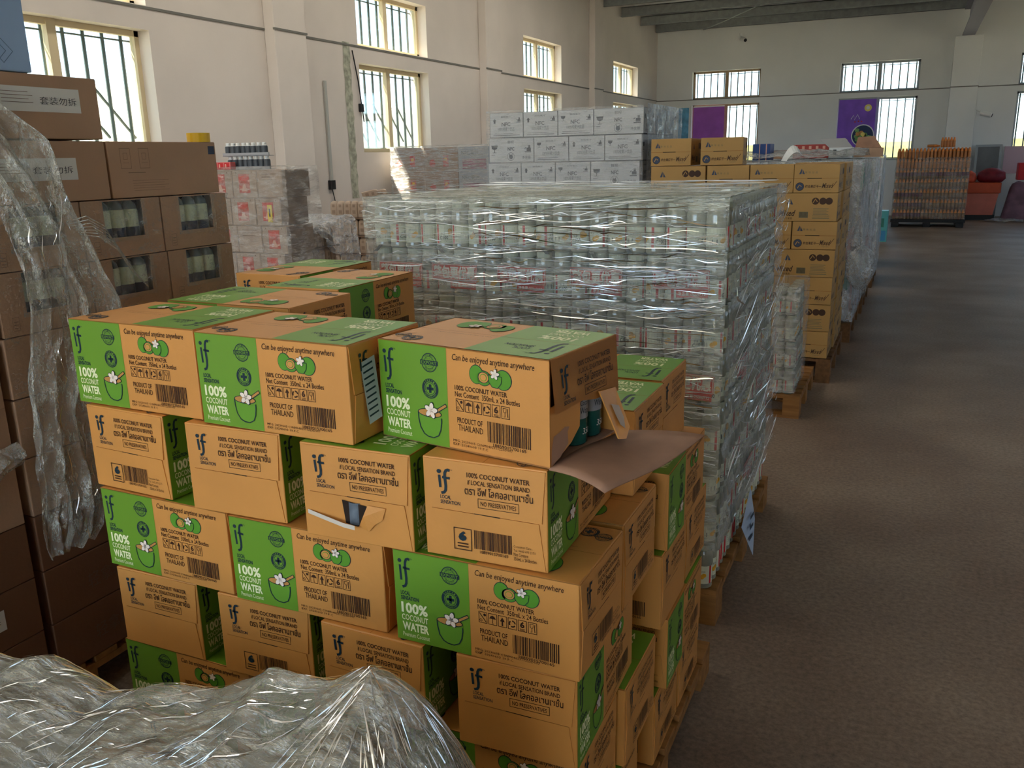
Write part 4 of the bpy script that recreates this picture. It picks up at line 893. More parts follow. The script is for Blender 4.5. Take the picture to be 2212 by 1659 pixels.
# ================================================================== LEFT ROW OF BROWN CARTONS (faces the aisle at x = -2.2)
FXX = -2.2
def label_art(A, x, y, w, h, faint=True):
    A.rect(x, y, x+w, y+h, M_label, 2); A.text('套装勿拆', x+w*.50, y+h*.30, x+w*.95, y+h*.62, M_pen, -.005, 4)
    if faint:
        for k in range(4): A.rect(x+w*.06, y+h*(.35+.14*k), x+w*(.42-.05*(k % 2)), y+h*(.37+.14*k), M_faint, 3)
def brown(Ly, Dx, H, kind, m=M_brown):
    """local: +x face (aisle) at x=0, body to -Dx, along +y length Ly"""
    mb = MB().box((-Dx, 0, 0), (0, Ly, H), m, bev=.003); A = Art()
    if kind == 'label': label_art(A, Ly*.30, H*.42, Ly*.56, H*.38)
    if kind == 'label_r': label_art(A, Ly*.15, H*.36, Ly*.62, H*.36)
    if kind == 'big':
        for cx in (.14, .30):
            A.frame(Ly*cx-.02, H*.52, Ly*cx+.02, H*.88, .0012, M_faint); A.rect(Ly*cx-.012, H*.62, Ly*cx+.012, H*.625, M_faint, 2); A.frame(Ly*cx-.008, H*.68, Ly*cx+.008, H*.80, .001, M_faint)
        for k in range(5): A.rect(Ly*.18, H*(.12+.045*k), Ly*(.50-.04*(k % 2)), H*(.125+.045*k), M_faint, 1)
        A.rect(Ly*.92, H*.76, Ly*.985, H*.92, M_mixblue, 1); A.rect(Ly*.15, H*.44, Ly*.30, H*.452, M_faint, 1)
    if kind == 'print':
        A.text('轻拿轻放', Ly*.3, H*.3, Ly*.7, H*.6, M_faint, 0)
    A.put(mb, (0, 0, 0), (0, 1, 0), (0, 0, 1), .0005)
    return mb
M_tub = mat('bottle_white_body', (206, 214, 186), .35); M_tubn = mat('bottle_navy_base', (26, 34, 62), .3); M_tubt = mat('bottle_grey_shoulder', (96, 108, 112), .3)
M_wfilm = film('window_film', .03, .35, (3, 3, 3), 5, (220, 224, 224), .8, .12, .55, .7, -.1)
tub_me = MB().lathe([(.024, 0), (.0265, .004), (.0265, .062)], 16, M_tubn, caps=False).lathe([(.0262, .062), (.0262, .112), (.024, .116)], 16, M_tub, caps=False).lathe([(.024, .116), (.022, .130), (.012, .140), (.012, .156), (0.001, .157)], 16, M_tubt, caps=False).mesh('care_bottle', True)
def window_box(y, z, lab, Ly=.297, H=.172, D=.40, m=M_brown, bl='', grp='brown window cartons'):
    mb = MB(); t = .004; a, b, lo = Ly*.26, Ly*.76, H*.34
    mb.box((-t, 0, 0), (0, a, H), m); mb.box((-t, b, 0), (0, Ly, H), m); mb.box((-t, a, 0), (0, b, lo), m); mb.box((-D, 0, 0), (-t, t, H), m); mb.box((-D, Ly-t, 0), (-t, Ly, H), m)
    mb.box((-D, t, 0), (-t, Ly-t, t), m); mb.box((-D, t, H-t), (-t, Ly-t, H), m); mb.box((-.10, t, t), (-.095, Ly-t, H-t), M_dark)
    A = Art(); A.frame(Ly*.10, H*.08, Ly*.17, H*.30, .001, M_faint)
    for k in range(3): A.rect(Ly*.11, H*(.12+.05*k), Ly*.16, H*(.13+.05*k), M_faint, 1)
    A.put(mb, (0, 0, 0), (0, 1, 0), (0, 0, 1), .0005)
    o = obj('window_carton', mb, None, (FXX, y, z), (0, 0, 0), lab, 'carton', grp)
    f = MB(); film_panel(f, lambda u, v: Vector((.0015, a-.012+(b-a+.024)*u, lo-.012+(H-lo+.010)*v)), 12, 10, M_wfilm, .0015, (30, 30, 30), lambda u, v: Vector((1, 0, 0)), y*7+z*3)
    obj('window_film', f, o, smooth=True)
    for i in range(3):
        obj('care_bottle', tub_me, None, (FXX-.034, y+a+.006+.053*i+.012, z+.0045+(.012 if True else 0)-.012+.02), (0, 0, 0), bl+', '+['nearest', 'middle', 'farthest'][i]+' of three', 'bottle', 'white and navy bottles in window cartons')
def bb(name, y, z, Ly, H, kind, lab, D=.40, m=M_brown, x=FXX, grp='brown cartons of the left row'):
    return obj(name, brown(Ly, D, H, kind, m), None, (x, y, z), (0, 0, 0), lab, 'carton', grp)
# farther pallet (y 1.50 to 2.41)
bb('brown_carton', 1.925, 1.523, .452, .168, 'big', 'large brown carton with printed arrow squares and dark corner square, below the yellow tape')
bb('brown_carton', 1.455, 1.523, .462, .168, 'label_r', 'brown carton with white handwritten label, left of the large plain one')
bb('brown_carton', 1.455, 1.696, .462, .170, 'label', 'top brown carton with white handwritten label under the blue box')
for r, (z, dy) in enumerate(((1.348, 0), (1.173, .006))):
    for j, y in enumerate((2.106, 1.803, 1.500)):
        window_box(y+dy, z, 'brown window carton, %s window row of the farther left stack, %s from its far edge' % (['upper', 'lower'][r], ORD[j]), bl='bottle, %s window row, %s carton from far edge' % (['upper', 'lower'][r], ORD[j]))
for k in range(6):
    z = 1.0-.1725*k+.0
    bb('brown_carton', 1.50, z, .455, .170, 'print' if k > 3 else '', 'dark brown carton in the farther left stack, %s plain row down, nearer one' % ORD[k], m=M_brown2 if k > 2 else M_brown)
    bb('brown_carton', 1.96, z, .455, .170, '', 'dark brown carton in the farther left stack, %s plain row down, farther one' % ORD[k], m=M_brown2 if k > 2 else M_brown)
pallet(-3.15, 1.50, -2.20, 2.42, .136, 'worn wooden pallet under the farther brown carton stack')
# blue box on top
A = Art(); M_blue = mat('carton_blue', (160, 188, 226), .6, .06, 4); M_bl2 = mat('ink_blue_dark', (84, 104, 146), .6)
mb = MB().box((-.38, 0, 0), (0, .50, .30), M_blue, bev=.004)
for cy_, cz in ((.40, .05), (.40, .24), (.12, .14)):
    for d in (0, .02): A.stroke([(cy_-.03+d, cz), (cy_+d, cz+.03), (cy_+.03+d, cz), (cy_+d, cz-.03), (cy_-.03+d, cz)], .002, M_bl2)
A.put(mb, (0, 0, 0), (0, 1, 0), (0, 0, 1), .0005)
obj('blue_box', mb, None, (FXX, 1.215, 1.868), label='pale blue box with diamond pattern at the very top left', cat='box')
# nearer pallet (y .55 to 1.48)
for k, (z, H, kind) in enumerate(((1.34, .165, ''), (1.172, .165, ''))):
    bb('brown_carton', 1.02, z, .465, H, kind, 'plain brown carton high in the nearest left stack, %s from its top, behind hanging film' % ORD[k])
for k, z in enumerate((.988, .815)):
    window_box(1.175, z, 'brown window carton in the nearest left stack, %s' % ['upper of two', 'lower of two'][k], bl='white bottle in the nearest left stack, %s window' % ['upper', 'lower'][k])
    window_box(.872, z, 'brown window carton cut by the left picture edge, %s' % ['upper of two', 'lower of two'][k], bl='white bottle at the left picture edge, %s window' % ['upper', 'lower'][k])
for k, z in enumerate((.648, .480, .312, .144)):
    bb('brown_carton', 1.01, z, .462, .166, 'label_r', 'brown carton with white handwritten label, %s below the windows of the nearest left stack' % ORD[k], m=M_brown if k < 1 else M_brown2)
pallet(-3.15, .55, -2.20, 1.475, .143, 'wooden pallet under the nearest brown carton stack')
# film over the carton sides
F_loose = film('film_loose', .22, .95, (8, 8, 3.0), 3.2, (214, 212, 196), 1.0, .14, .46, .66, .5, line=.03)
mb = MB(); film_panel(mb, lambda u, v: Vector((FXX+.008, 1.50+.91*u, .62+.90*v)), 36, 30, film('film_thin', .02, .40, (3, 3, 6), 3, (226, 222, 214), .8, .15, .60, .74, -.35), .006, (7, 7, 7), lambda u, v: Vector((1, 0, 0)), 3)
obj('stretch_film', mb, smooth=True, label='thin clear film clinging to the farther brown carton stack', cat='film')
# hanging torn sheet between the stacks
rows = [(1.83, 1.30, 1.56), (1.77, 1.33, 1.60), (1.69, 1.38, 1.68), (1.62, 1.42, 1.69), (1.53, 1.47, 1.70), (1.45, 1.50, 1.72), (1.36, 1.515, 1.745), (1.25, 1.515, 1.79), (1.17, 1.50, 1.80), (1.09, 1.49, 1.70), (.97, 1.475, 1.65), (.87, 1.465, 1.66), (.78, 1.46, 1.66), (.71, 1.46, 1.66), (.60, 1.45, 1.645), (.56, 1.455, 1.60)]
mb = MB(); vs = []; fs = []; NU, NV = 70, 110
for j in range(NV+1):
    t = j/NV*(len(rows)-1); i = min(int(t), len(rows)-2); f = t-i
    z, a, b = [rows[i][k]*(1-f)+rows[i+1][k]*f for k in range(3)]
    for q in range(NU+1):
        u = q/NU; y = a+(b-a)*u; pl_ = math.sin(u*19+.8*math.sin(j*.06)+z*2)*.016+math.sin(u*41+z*5)*.006
        x = -2.105+pl_+noise.noise(Vector((u*7, z*5, 3)))*.03+noise.noise(Vector((u*22, z*20, 7)))*.007
        if z > 1.6: x -= (z-1.6)*.35
        vs.append((x, y+noise.noise(Vector((u*3, z*9, 1)))*.012, z+noise.noise(Vector((u*5, 4, 2)))*.02*(j/NV)))
for j in range(NV):
    for q in range(NU): k = j*(NU+1)+q; fs.append((k, k+1, k+NU+2, k+NU+1))
mb.add(vs, fs, F_loose)
_hp = mb
hang = obj('hanging_film', mb, smooth=True, label='torn sheet of crinkled clear film hanging between the brown stacks and the green cartons', cat='film')
film_fold_glints('film_glint_fold', hang, lambda u, v: Vector((-2.045, 1.50+.15*u, .60+.95*v)), 90, M_glint, 8, lmin=.02, lmax=.10, w=.0018, tilt=.22, vertical=True)  # mirror-like ribbons added as glints on the hanging pleats
st = MB()
for k in range(7):
    y0, z0 = 1.66+.006*k, 1.475-.006*k; st.tube([(-2.085, y0, z0), (-2.07, y0+.05, z0+.012-.004*k), (-2.10, y0+.13, z0-.02-.006*k), (-2.15, y0+.22, z0-.10-.006*k), (-2.17, y0+.29, z0-.19)], .0018, F_loose, 4)
obj('twisted_strand', st, hang)
mb = MB(); vs = []; fs = []
for j in range(13):
    v = j/12
    for i in range(25):
        u = i/24; vs.append((FXX+.03+.03*math.sin(v*3)+noise.noise(Vector((u*8, v*5, 2)))*.015, 1.17+.30*u, .845-.06*u*0-.11*v*(1.1-.5*u)+.05*u+noise.noise(Vector((u*5, v*2, 8)))*.012))
for j in range(12):
    for i in range(24): k = j*25+i; fs.append((k, k+1, k+26, k+25))
mb.add(vs, fs, F_loose); obj('film_scrap', mb, smooth=True, label='loose flap of film hanging under the lowest window carton at left', cat='film')
# tape roll on top
t = empty('tape_roll', (FXX-.035, 2.34, 1.6915), label='yellow tape roll lying on the large brown carton', cat='tape')
obj('roll', MB().lathe([(.038, 0), (.038, .030)], 24, mat('tape_yellow', (236, 190, 40), .4), caps=False).lathe([(.038, .030), (.026, .030), (.026, 0), (.038, 0)], 24, mat('tape_side', (220, 190, 110), .5), caps=False), t)
obj('core_ring', MB().lathe([(.026, .030), (.023, .030), (.023, 0), (.026, 0)], 20, M_kraft, caps=False), t)

# ================================================================== BACKGROUND LEFT: cartons with red pictures
M_beige = mat('carton_beige', (176, 154, 138), .7, .05, 4); M_redp = mat('picture_red', (196, 72, 58), .55, .25, 30); M_pink = mat('picture_pink', (224, 170, 150), .6)
A = Art(); A.frame(.004, .004, .196, .171, .0015, M_faint); A.rect(.052, .03, .142, .150, M_redp, 1); A.disc(.097, .125, .040, .018, mat('picture_bright_red', (214, 60, 48), .5), 2); A.poly([(.07, .04), (.12, .04), (.104, .085), (.088, .085)], M_pink, 2); A.rect(.058, .05, .136, .058, M_pink, 3)
A.rect(.03, .155, .036, .165, M_faint, 2); A.rect(.16, .155, .166, .165, M_faint, 2)
rp = gcarton(.200, .28, .175, M_beige, A).mesh('red_picture_carton')
A = Art()
for k in range(3): A.rect(.04, .11+.018*k, .16-.02*(k % 2), .114+.018*k, M_faint, 1)
A.frame(.004, .004, .196, .171, .0015, M_faint); rq = gcarton(.200, .28, .175, M_beige, A).mesh('plain_print_carton')
pat = [[0, 1, 1, 0], [1, 0, 1, 1], [0, 1, 0, 1], [1, 0, 1, 1], [0, 0, 1, 1], [1, 1, 0, 1], [1, 0, 1, 0], [0, 1, 1, 0]]
for k in range(8):
    z = 1.578-.178*(k+1)
    for j in range(4):
        x = -3.66-.204*(4-j)+(-.03 if k % 2 else 0)+.02
        m_ = rp if pat[k][j] else rq
        obj('picture_carton', m_, None, (x, 4.5, z), (0, 0, 0), 'beige carton %s, row %s from the top, column %s from the left' % ('with red picture' if pat[k][j] else 'with grey print lines', ORD[k], ORD[j]), 'carton', 'beige cartons by the left wall')
obj('price_tag', MB().box((-3.775, 4.49, 1.245), (-3.740, 4.495, 1.355), mat('tag_yellow', (236, 206, 40), .5)).box((-3.762, 4.488, 1.28), (-3.753, 4.491, 1.33), M_pen), label='small yellow tag stuck on a red picture carton', cat='tag')
pallet(-4.50, 4.48, -3.62, 4.82, .145, 'wooden pallet under the beige cartons')
mb = MB(); film_wrap(mb, -4.46, 4.48, .3, -3.60, 4.80, 1.585, film('film_thin2', .08, .45, (3, 3, 9), 3, (226, 214, 204), .8, .18, .56, .72, .5), 'frt', .010, .008, .05); obj('stretch_film', mb, smooth=True, label='clear film around the beige cartons with red pictures', cat='film')
# dairy bottles in two tiers on top of them
bw = MATS['white_plastic']; M_dk = mat('shrink_dark_label', (74, 78, 84), .4)
db = MB().lathe([(.019, 0), (.021, .003), (.021, .016)], 10, mat('shrink_grey', (150, 152, 156), .4), caps=False).lathe([(.0212, .016), (.0212, .054), (.018, .060)], 10, M_dk, caps=False).lathe([(.018, .060), (.012, .066), (.013, .068), (.013, .080), (.001, .081)], 10, bw, caps=False).mesh('dairy_bottle', True)
for r in range(2):
    for j in range(8):
        obj('dairy_bottle', db, None, (-4.135+.043*j-.01*r+rg.uniform(-.003, .003), 4.60, 1.581+.086*r), (0, 0, 0), 'small dark dairy bottle with white cap, %s tier, %s from the left' % (['lower', 'upper'][r], ORD[j]), 'bottle', 'small dairy bottles on the beige cartons')
for r in range(2): obj('bottle_tray', MB().box((-4.175, 4.575, 1.578+.086*r), (-3.795, 4.585, 1.598+.086*r), mat('tray_grey', (160, 162, 166), .5)).box((-4.175, 4.575, 1.576+.086*r), (-3.795, 4.63, 1.580+.086*r), MATS['tray_grey']), label='grey tray edge under the %s tier of dairy bottles' % ['lower', 'upper'][r], cat='tray')
A = Art()
for k in range(4): A.rect(.008+.052*k, .005, .05+.052*k, .043, mat('snack_red', (204, 48, 52), .5), 1); A.rect(.015+.052*k, .012, .025+.052*k, .036, M_pink, 2)
o = obj('snack_box', gcarton(.215, .05, .048, mat('snack_pink', (214, 110, 108), .5), A), None, (-4.285, 4.52, 1.579), label='small red snack box lying at the left on the beige cartons', cat='box')
obj('brown_parcel', brown(.10, .11, .17, ''), None, (-4.19, 4.58, 1.579+.05*0), label='small brown parcel behind the snack box', cat='parcel') if False else None

# ================================================================== MILK PACKS by the left wall
M_pack = mat('pack_beige', (188, 166, 146), .5, .08, 10); M_packd = mat('pack_print_brown', (158, 136, 118), .6)
def pack_mesh():
    mb = MB(); w, d, h = .034, .030, .135; prof = []
    ring = lambda sx, sy, z: [(sx*c, sy*s, z) for c, s in ((-1, -.8), (-.8, -1), (.8, -1), (1, -.8), (1, .8), (.8, 1), (-.8, 1), (-1, .8))]
    lv = [ring(w*.94, d*.94, 0), ring(w, d, .006), ring(w, d, .095), ring(w*.92, d*.92, .115), ring(w*.66, d*.70, .130), ring(w*.40, d*.45, h)]
    vs = [p for l in lv for p in l]; fs = []
    for i in range(len(lv)-1):
        for k in range(8): fs.append((i*8+k, i*8+(k+1) % 8, (i+1)*8+(k+1) % 8, (i+1)*8+k))
    fs.append(tuple(range(7, -1, -1))); fs.append(tuple(40+k for k in range(8)))
    mb.add(vs, fs, M_pack); mb.box((-.012, -d-.0006, .085), (.012, -d, .108), M_packd); mb.box((-.016, -d-.0006, .03), (.016, -d, .06), M_packd); mb.box((w, -.012, .03), (w+.0006, .012, .06), M_packd); mb.box((w, -.01, .075), (w+.0006, .01, .10), M_packd)
    return mb.mesh('milk_pack')
pm = pack_mesh()
for r in range(4):
    for j in range(9):
        obj('milk_pack', pm, None, (-4.04-.0*r, 4.90+.071*j+(.02 if r % 2 else 0), 1.0-.152*(r+0)), (0, 0, rg.uniform(-.1, .1)), 'small beige milk pack facing the aisle, %s row from the top, %s back' % (ORD[r], ORD[j]), 'milk pack', 'beige milk packs beside the beige cartons')
for r in range(4): obj('pack_tray', MB().box((-4.32, 4.86, 1.0-.152*r-.014), (-4.0, 5.56, 1.0-.152*r-.002), mat('tray_brown', (120, 96, 78), .7)), label='thin brown tray under the %s row of milk packs' % ORD[r], cat='tray', group='trays of the milk packs')
obj('packed_load', MB().box((-4.31, 4.88, .14), (-4.085, 5.54, .525), mat('tray_beige', (160, 138, 120), .7), bev=.01).box((-4.31, 4.88, .14), (-4.0, 5.54, .52), MATS['tray_beige'], bev=.01), label='beige shrink wrapped load under the milk packs facing the aisle', cat='load')
pallet(-4.34, 4.86, -3.98, 5.58, .138, 'wooden pallet under the aisle facing milk packs')
for r in range(5):
    for j in range(7):
        if r == 0 and j in (3, 4): pass
        x = -4.50+.070*j-.0; z = 1.148-.150*r
        if r == 0 and j > 4: continue
        obj('milk_pack', pm, None, (x, 6.23, z+.004), (0, 0, rg.uniform(-.12, .12)), 'beige milk pack behind, %s row from the top, %s from the left' % (ORD[r], ORD[j]), 'milk pack', 'beige milk packs farther back')
    obj('pack_tray', MB().box((-4.55, 6.19, 1.148-.150*r-.010), (-4.02, 6.55, 1.148-.150*r+.002), MATS['tray_brown']), label='thin dark tray under the %s row of the farther milk packs' % ORD[r], cat='tray', group='trays of the farther milk packs')
for i, (x, y, z, ry, lab) in enumerate(((-4.24, 6.28, 1.325, 1.35, 'milk pack lying tipped on top of the farther stack'), (-4.20, 6.36, 1.31, 1.2, 'milk pack lying behind the tipped one on the farther stack'))): obj('milk_pack', pm, None, (x, y, z), (0, ry, .3), lab, 'milk pack')
obj('packed_load', MB().box((-4.53, 6.21, .14), (-4.04, 6.53, .53), MATS['tray_beige'], bev=.01), label='beige shrink wrapped load under the farther milk packs', cat='load')
pallet(-4.56, 6.18, -4.02, 6.6, .138, 'wooden pallet under the farther milk packs')
# film thrown over the milk packs
mb = MB(); vs = []; fs = []; NU, NV = 60, 60
for j in range(NV+1):
    v = j/NV
    for i in range(NU+1):
        u = i/NU; y = 5.02+.82*u*(1-.1*v)
        if v < .55: x = -4.42+.40*(v/.55); z = 1.19+.02*math.sin(u*9)-.02*v
        else: w_ = (v-.55)/.45; x = -4.02+.05*math.sin(w_*1.6)+.02*u; z = 1.165-(.06+.50*max(0, u-.35)**.7)*w_
        n_ = noise.noise(Vector((u*9, v*7, 1)))*.03+noise.noise(Vector((u*26, v*22, 5)))*.012
        vs.append((x+n_*.6, y+n_*.3, z+n_*.8))
for j in range(NV):
    for i in range(NU): k = j*(NU+1)+i; fs.append((k, k+1, k+NU+2, k+NU+1))
mb.add(vs, fs, film('film_heap_bg', .30, .85, (8, 5, 8), 3.0, (216, 218, 226), 1.8, .14, .42, .62, .6)); obj('loose_film', mb, smooth=True, label='bunched shiny film thrown over the corner of the milk packs', cat='film')
mb = MB().box((-4.34, 4.88, 1.155), (-4.02, 5.54, 1.16), film('film_sheet', .3, .5, (3, 3, 3), 3, (220, 216, 220), .5, .2, .5, .7, .5)); obj('film_sheet', mb, label='flat film sheet on the aisle facing milk packs', cat='film') if False else None

# ================================================================== WRAPPED STACK UNDER THE SECOND WINDOW
M_wr = mat('carton_wrapped_brown', (150, 118, 96), .6, .12, 5); A = Art(); A.disc(.12, .10, .045, .05, M_redp, 1); A.rect(.28, .06, .36, .20, M_redp, 1); A.rect(.30, .13, .34, .17, M_lem, 2); A.rect(.02, .04, .22, .045, M_faint, 1)
wr = gcarton(.495, .40, .30, M_wr, A).mesh('wrapped_carton')
A = Art(); A.rect(.06, .02, .40, .15, mat('print_magenta', (150, 84, 110), .6, .3, 12), 1); A.text('NFC果汁', .05, .19, .30, .26, M_grey, 0)
wr2 = gcarton(.42, .40, .30, mat('carton_blue_grey', (150, 156, 166), .5, .1, 6), A).mesh('wrapped_blue_carton')
for k in range(5):
    z = 1.772-.31*(k+1)
    for j, (me, x) in enumerate(((wr, -6.37), (wr, -5.87), (wr2, -5.365))):
        obj('wrapped_carton', me, None, (x, 10.16, z+.0), (0, 0, 0), 'film wrapped %s under the second left window, row %s from the top, %s' % ('blue grey carton' if me is wr2 else 'brown carton', ORD[k], ['left', 'middle', 'right'][j]), 'carton', 'wrapped cartons under the second window')
mb = MB(); film_wrap(mb, -6.375, 10.16, .2, -4.94, 10.58, 1.775, film('film_window', .14, .85, (2, 2, 20), 3.0, (236, 232, 226), 1.0, .25, .44, .62, .35), 'flt', .012, .010, .06); obj('stretch_film', mb, smooth=True, label='sunlit clear film around the cartons under the second window', cat='film')
pallet(-6.38, 10.16, -4.93, 10.6, .2, 'wooden pallet under the window cartons')

# ================================================================== WRAPPED PALLETS BEYOND THE TAN STACK
M_wp = [mat('load_grey', (150, 152, 156), .5, .15, 8), mat('load_teal', (60, 130, 116), .45), mat('load_pinkish', (176, 120, 120), .5), mat('load_cream', (190, 184, 160), .5)]
lc = [MB().box((-.30, 0, 0), (0, .39, .26), m_, bev=.01).mesh('load_box') for m_ in M_wp]
F_pal = film('film_pallets', .28, .85, (4, 4, 3), 3.0, (206, 210, 214), 1.6, .14, .44, .64, .6)
for p, (y0, x1, top) in enumerate(((7.85, -.40, 1.50), (9.35, -.38, 1.50), (11.2, -.36, 1.50), (13.1, -.42, 1.50))):
    for k in range(5):
        for j in range(3):
            for i in range(2 if p else 3):
                if i and j: continue
                obj('wrapped_box', lc[[0, 0, 1, 0, 3, 0, 2][(k*3+j+p*2+i) % 7]], None, (x1-.03-.31*i, y0+.03+.40*j, top-.263*(k+1)), (0, 0, 0), 'boxed load, %s wrapped pallet past tan stack, layer %s, %s back, column %s' % (ORD[p], ORD[k], ORD[j], ORD[i]), 'box', 'boxes under film beyond the tan stack')
    mb = MB(); film_wrap(mb, x1-.95, y0, .19, x1, y0+1.22, top+.005, F_pal, 'frt', .03, .018, .05, (4, 4, 3)); obj('stretch_film', mb, smooth=True, label='grey crumpled film around the %s wrapped pallet beyond the tan stack' % ORD[p], cat='film')
    pallet(x1-.95, y0, x1+.02, y0+1.25, .17, 'pallet under the %s film wrapped load beyond the tan stack' % ORD[p], M_wood2, 5)
# trailing film bag
mb = MB(); n = 22
for part, (px, py, r_, z0, z1) in enumerate(((-.33, 7.62, .085, .50, .86),)):
    vs = []; fs = []
    for j in range(17):
        v = j/16; rr = r_*(.25+1.0*math.sin(math.pi*min(1, (1-v)*.95+.05))**.8)*(1 if v < .9 else .8)
        for k in range(n):
            a = 2*math.pi*k/n; q = rr*(1+.22*math.sin(a*7+v*2)); vs.append((px+q*math.cos(a), py+q*math.sin(a), z0+(z1-z0)*v+noise.noise(Vector((a, v*4, 2)))*.02))
    for j in range(16):
        for k in range(n): fs.append((j*n+k, j*n+(k+1) % n, (j+1)*n+(k+1) % n, (j+1)*n+k))
    mb.add(vs, fs, F_pal)
mb.tube([(-.33, 7.62, .85), (-.35, 7.7, 1.0), (-.385, 7.85, 1.15)], .012, F_pal, 6)
obj('film_tail', mb, smooth=True, label='bunched tail of film hanging beside the aisle past the tan stack', cat='film')
# goods on top of those pallets
top = 1.545
A = Art()
for k in range(5):
    A.rect(.008+.066*k, .075, .06+.066*k, .082, M_pink, 1); A.rect(.008+.066*k, .035, .06+.066*k, .042, M_pink, 1); A.rect(.02+.066*k, .09, .045+.066*k, .12, M_pink, 1)
obj('red_carton', gcarton(.34, .25, .135, mat('carton_brick_red', (168, 68, 62), .6), A), None, (-1.135, 9.45, top), label='brick red patterned box on the wrapped pallets beyond the tan stack', cat='box')
t = empty('white_box', (-.785, 9.40, top-.0), label='white cardboard box with raised grey lid on the wrapped pallets', cat='box')
obj('body', MB().box((0, 0, 0), (.22, .2, .10), MATS['white_plastic']).box((.04, -.001, .03), (.07, 0, .08), M_pen).box((.15, -.001, .03), (.17, 0, .08), M_pen), t); obj('lid', MB().add([(0, 0, .10), (.22, 0, .10), (.14, .05, .19), (-.10, .05, .185)], [(0, 1, 2, 3)], mat('lid_grey', (168, 166, 164), .6)).add([(0, .004, .10), (.22, .004, .10), (.14, .054, .19), (-.10, .054, .185)], [(3, 2, 1, 0)], MATS['lid_grey']), t)
t = empty('open_carton', (-.60, 9.75, top), label='open brown carton with raised flaps beside the white box', cat='carton')
obj('body', MB().box((0, 0, 0), (.30, .25, .09), M_brown).box((.01, .01, .09), (.29, .24, .092), M_dark), t)  # dark sheet on the closed top stands for the shaded inside
obj('flap', MB().add([(.02, .25, .09), (.28, .25, .09), (.20, .30, .21), (.04, .30, .20)], [(0, 1, 2, 3), (3, 2, 1, 0)], M_kraft), t); obj('flap', MB().add([(0, 0, .09), (0, .25, .09), (-.08, .22, .12), (-.08, .02, .12)], [(0, 1, 2, 3), (3, 2, 1, 0)], M_redp), t)
obj('blue_parcel', gcarton(.16, .25, .165, mat('parcel_blue', (44, 72, 128), .5), Art().rect(.06, 0, .068, .165, M_pink, 1).rect(.12, 0, .13, .165, M_pink, 1)), None, (-1.40, 8.6, top-.02), label='dark blue box standing behind the tan stack', cat='box')
mb = MB(); vs = []; fs = []
for i in range(9):
    u = i/8; vs += [(-1.10+.16*u, 8.30, 1.53+.14*math.sin(u*2.4)), (-1.06+.16*u, 8.22, 1.50+.11*math.sin(u*2.4))]
for i in range(8): fs.append((2*i, 2*i+1, 2*i+3, 2*i+2))
mb.add(vs, fs, MATS['white_plastic']); obj('folded_paper', mb, label='folded white paper strip behind the tan stack', cat='paper')
mb = MB(); film_panel(mb, lambda u, v: Vector((-1.55+1.15*u, 8.3+1.1*v, 1.56+.06*math.sin(v*3.0))), 40, 30, F_pal, .03, (5, 5, 5), lambda u, v: Vector((0, 0, 1)), 11); obj('loose_film', mb, smooth=True, label='grey film sheet spread over the pallets behind the tan stack', cat='film')
obj('brown_flap_box', MB().box((-1.62+.1, 9.5, top), (-1.30+.1, 9.7, top+.085), M_brown, bev=.004), label='low brown carton left of the brick red box', cat='carton')
# teal jugs far down the aisle
A = Art(); A.rect(.02, .02, .16, .20, mat('jug_blue', (70, 150, 200), .4), 1); A.rect(.05, .26, .12, .42, M_wp[1], 1)
obj('detergent_carton', gcarton(.18, .3, .55, mat('jug_teal', (92, 178, 180), .4), A), None, (-.52, 17.0, 0), label='tall teal and blue box beside the far pallet', cat='box')
obj('pink_poster', MB().box((-.95, 18.0, 0), (-.60, 18.05, 1.62), mat('board_dark', (86, 84, 90), .6)).box((-.86, 17.99, 1.15), (-.68, 18.0, 1.50), mat('board_pink', (150, 96, 112), .6)), label='dark standing board with faded pink print near the far pallet', cat='board')

# ================================================================== FAR PALLET WITH ORANGE BOTTLES
M_oc = mat('orange_drink', (190, 120, 66), .3, .1, 30); M_ol = mat('purple_label', (104, 58, 74), .5, .2, 30); M_ocap = mat('cap_orange', (226, 138, 66), .4)
fb = [MB().lathe([(.028, 0), (.030, .02), (.030, .06)], 8, M_oc if c_ == 0 and m_ is M_oc else mat('brown_drink', (118, 80, 50), .3, .1, 30), caps=False).lathe([(.0305, .05), (.0305, .13)], 8, m_, caps=False).lathe([(.030, .13), (.022, .165), (.015, .178), (.016, .18), (.016, .198), (.001, .2)], 8, M_oc if c_ else M_ocap, caps=False).mesh('orange_bottle', True) for m_, c_ in ((M_oc, 0), (M_ol, 0), (mat('label_tan', (136, 98, 60), .5, .2, 30), 0))]
for k in range(7):
    z = .17+.2085*(6-k)
    for i in range(20):
        for j in range(3 if k == 0 else 1):
            x = -.34+.0695*(i+.5)
            mi = 0 if k < 2 else (1 if (i < 8 and k > 3) or k in (2,) else 2)
            obj('orange_bottle', fb[mi], None, (x, 20.45+.07*j, z), (0, 0, 0), 'far pallet drink bottle, %s layer, %s from the left, row %s' % (lname[k], ORD[i], ORD[j]), 'bottle', 'bottles on the far pallet')
for i in range(5):
    obj('orange_bottle', fb[0], None, (.50+.055*i, 20.6, .17+.2085*7+.001), (0, 0, 0), 'orange drink bottle in the pack standing on top of the far pallet, %s from left' % ORD[i], 'bottle', 'upright pack on the far pallet')
for i in range(3): obj('orange_bottle', fb[0], None, (.22+.02*i, 20.5+.065*i, 1.661), (0, math.radians(90), 0), 'orange drink bottle lying on top of the far pallet, %s back' % ORD[i], 'bottle', 'lying bottles on the far pallet')
mb = MB()
for i in range(20):
    for j in range(12):
        if j > 2: mb.lathe([(.030, 1.0), (.030, 1.42+.13), (.016, 1.60)], 6, M_oc, Matrix.Translation((-.34+.0695*(i+.5), 20.45+.07*j, 0)), caps=False)
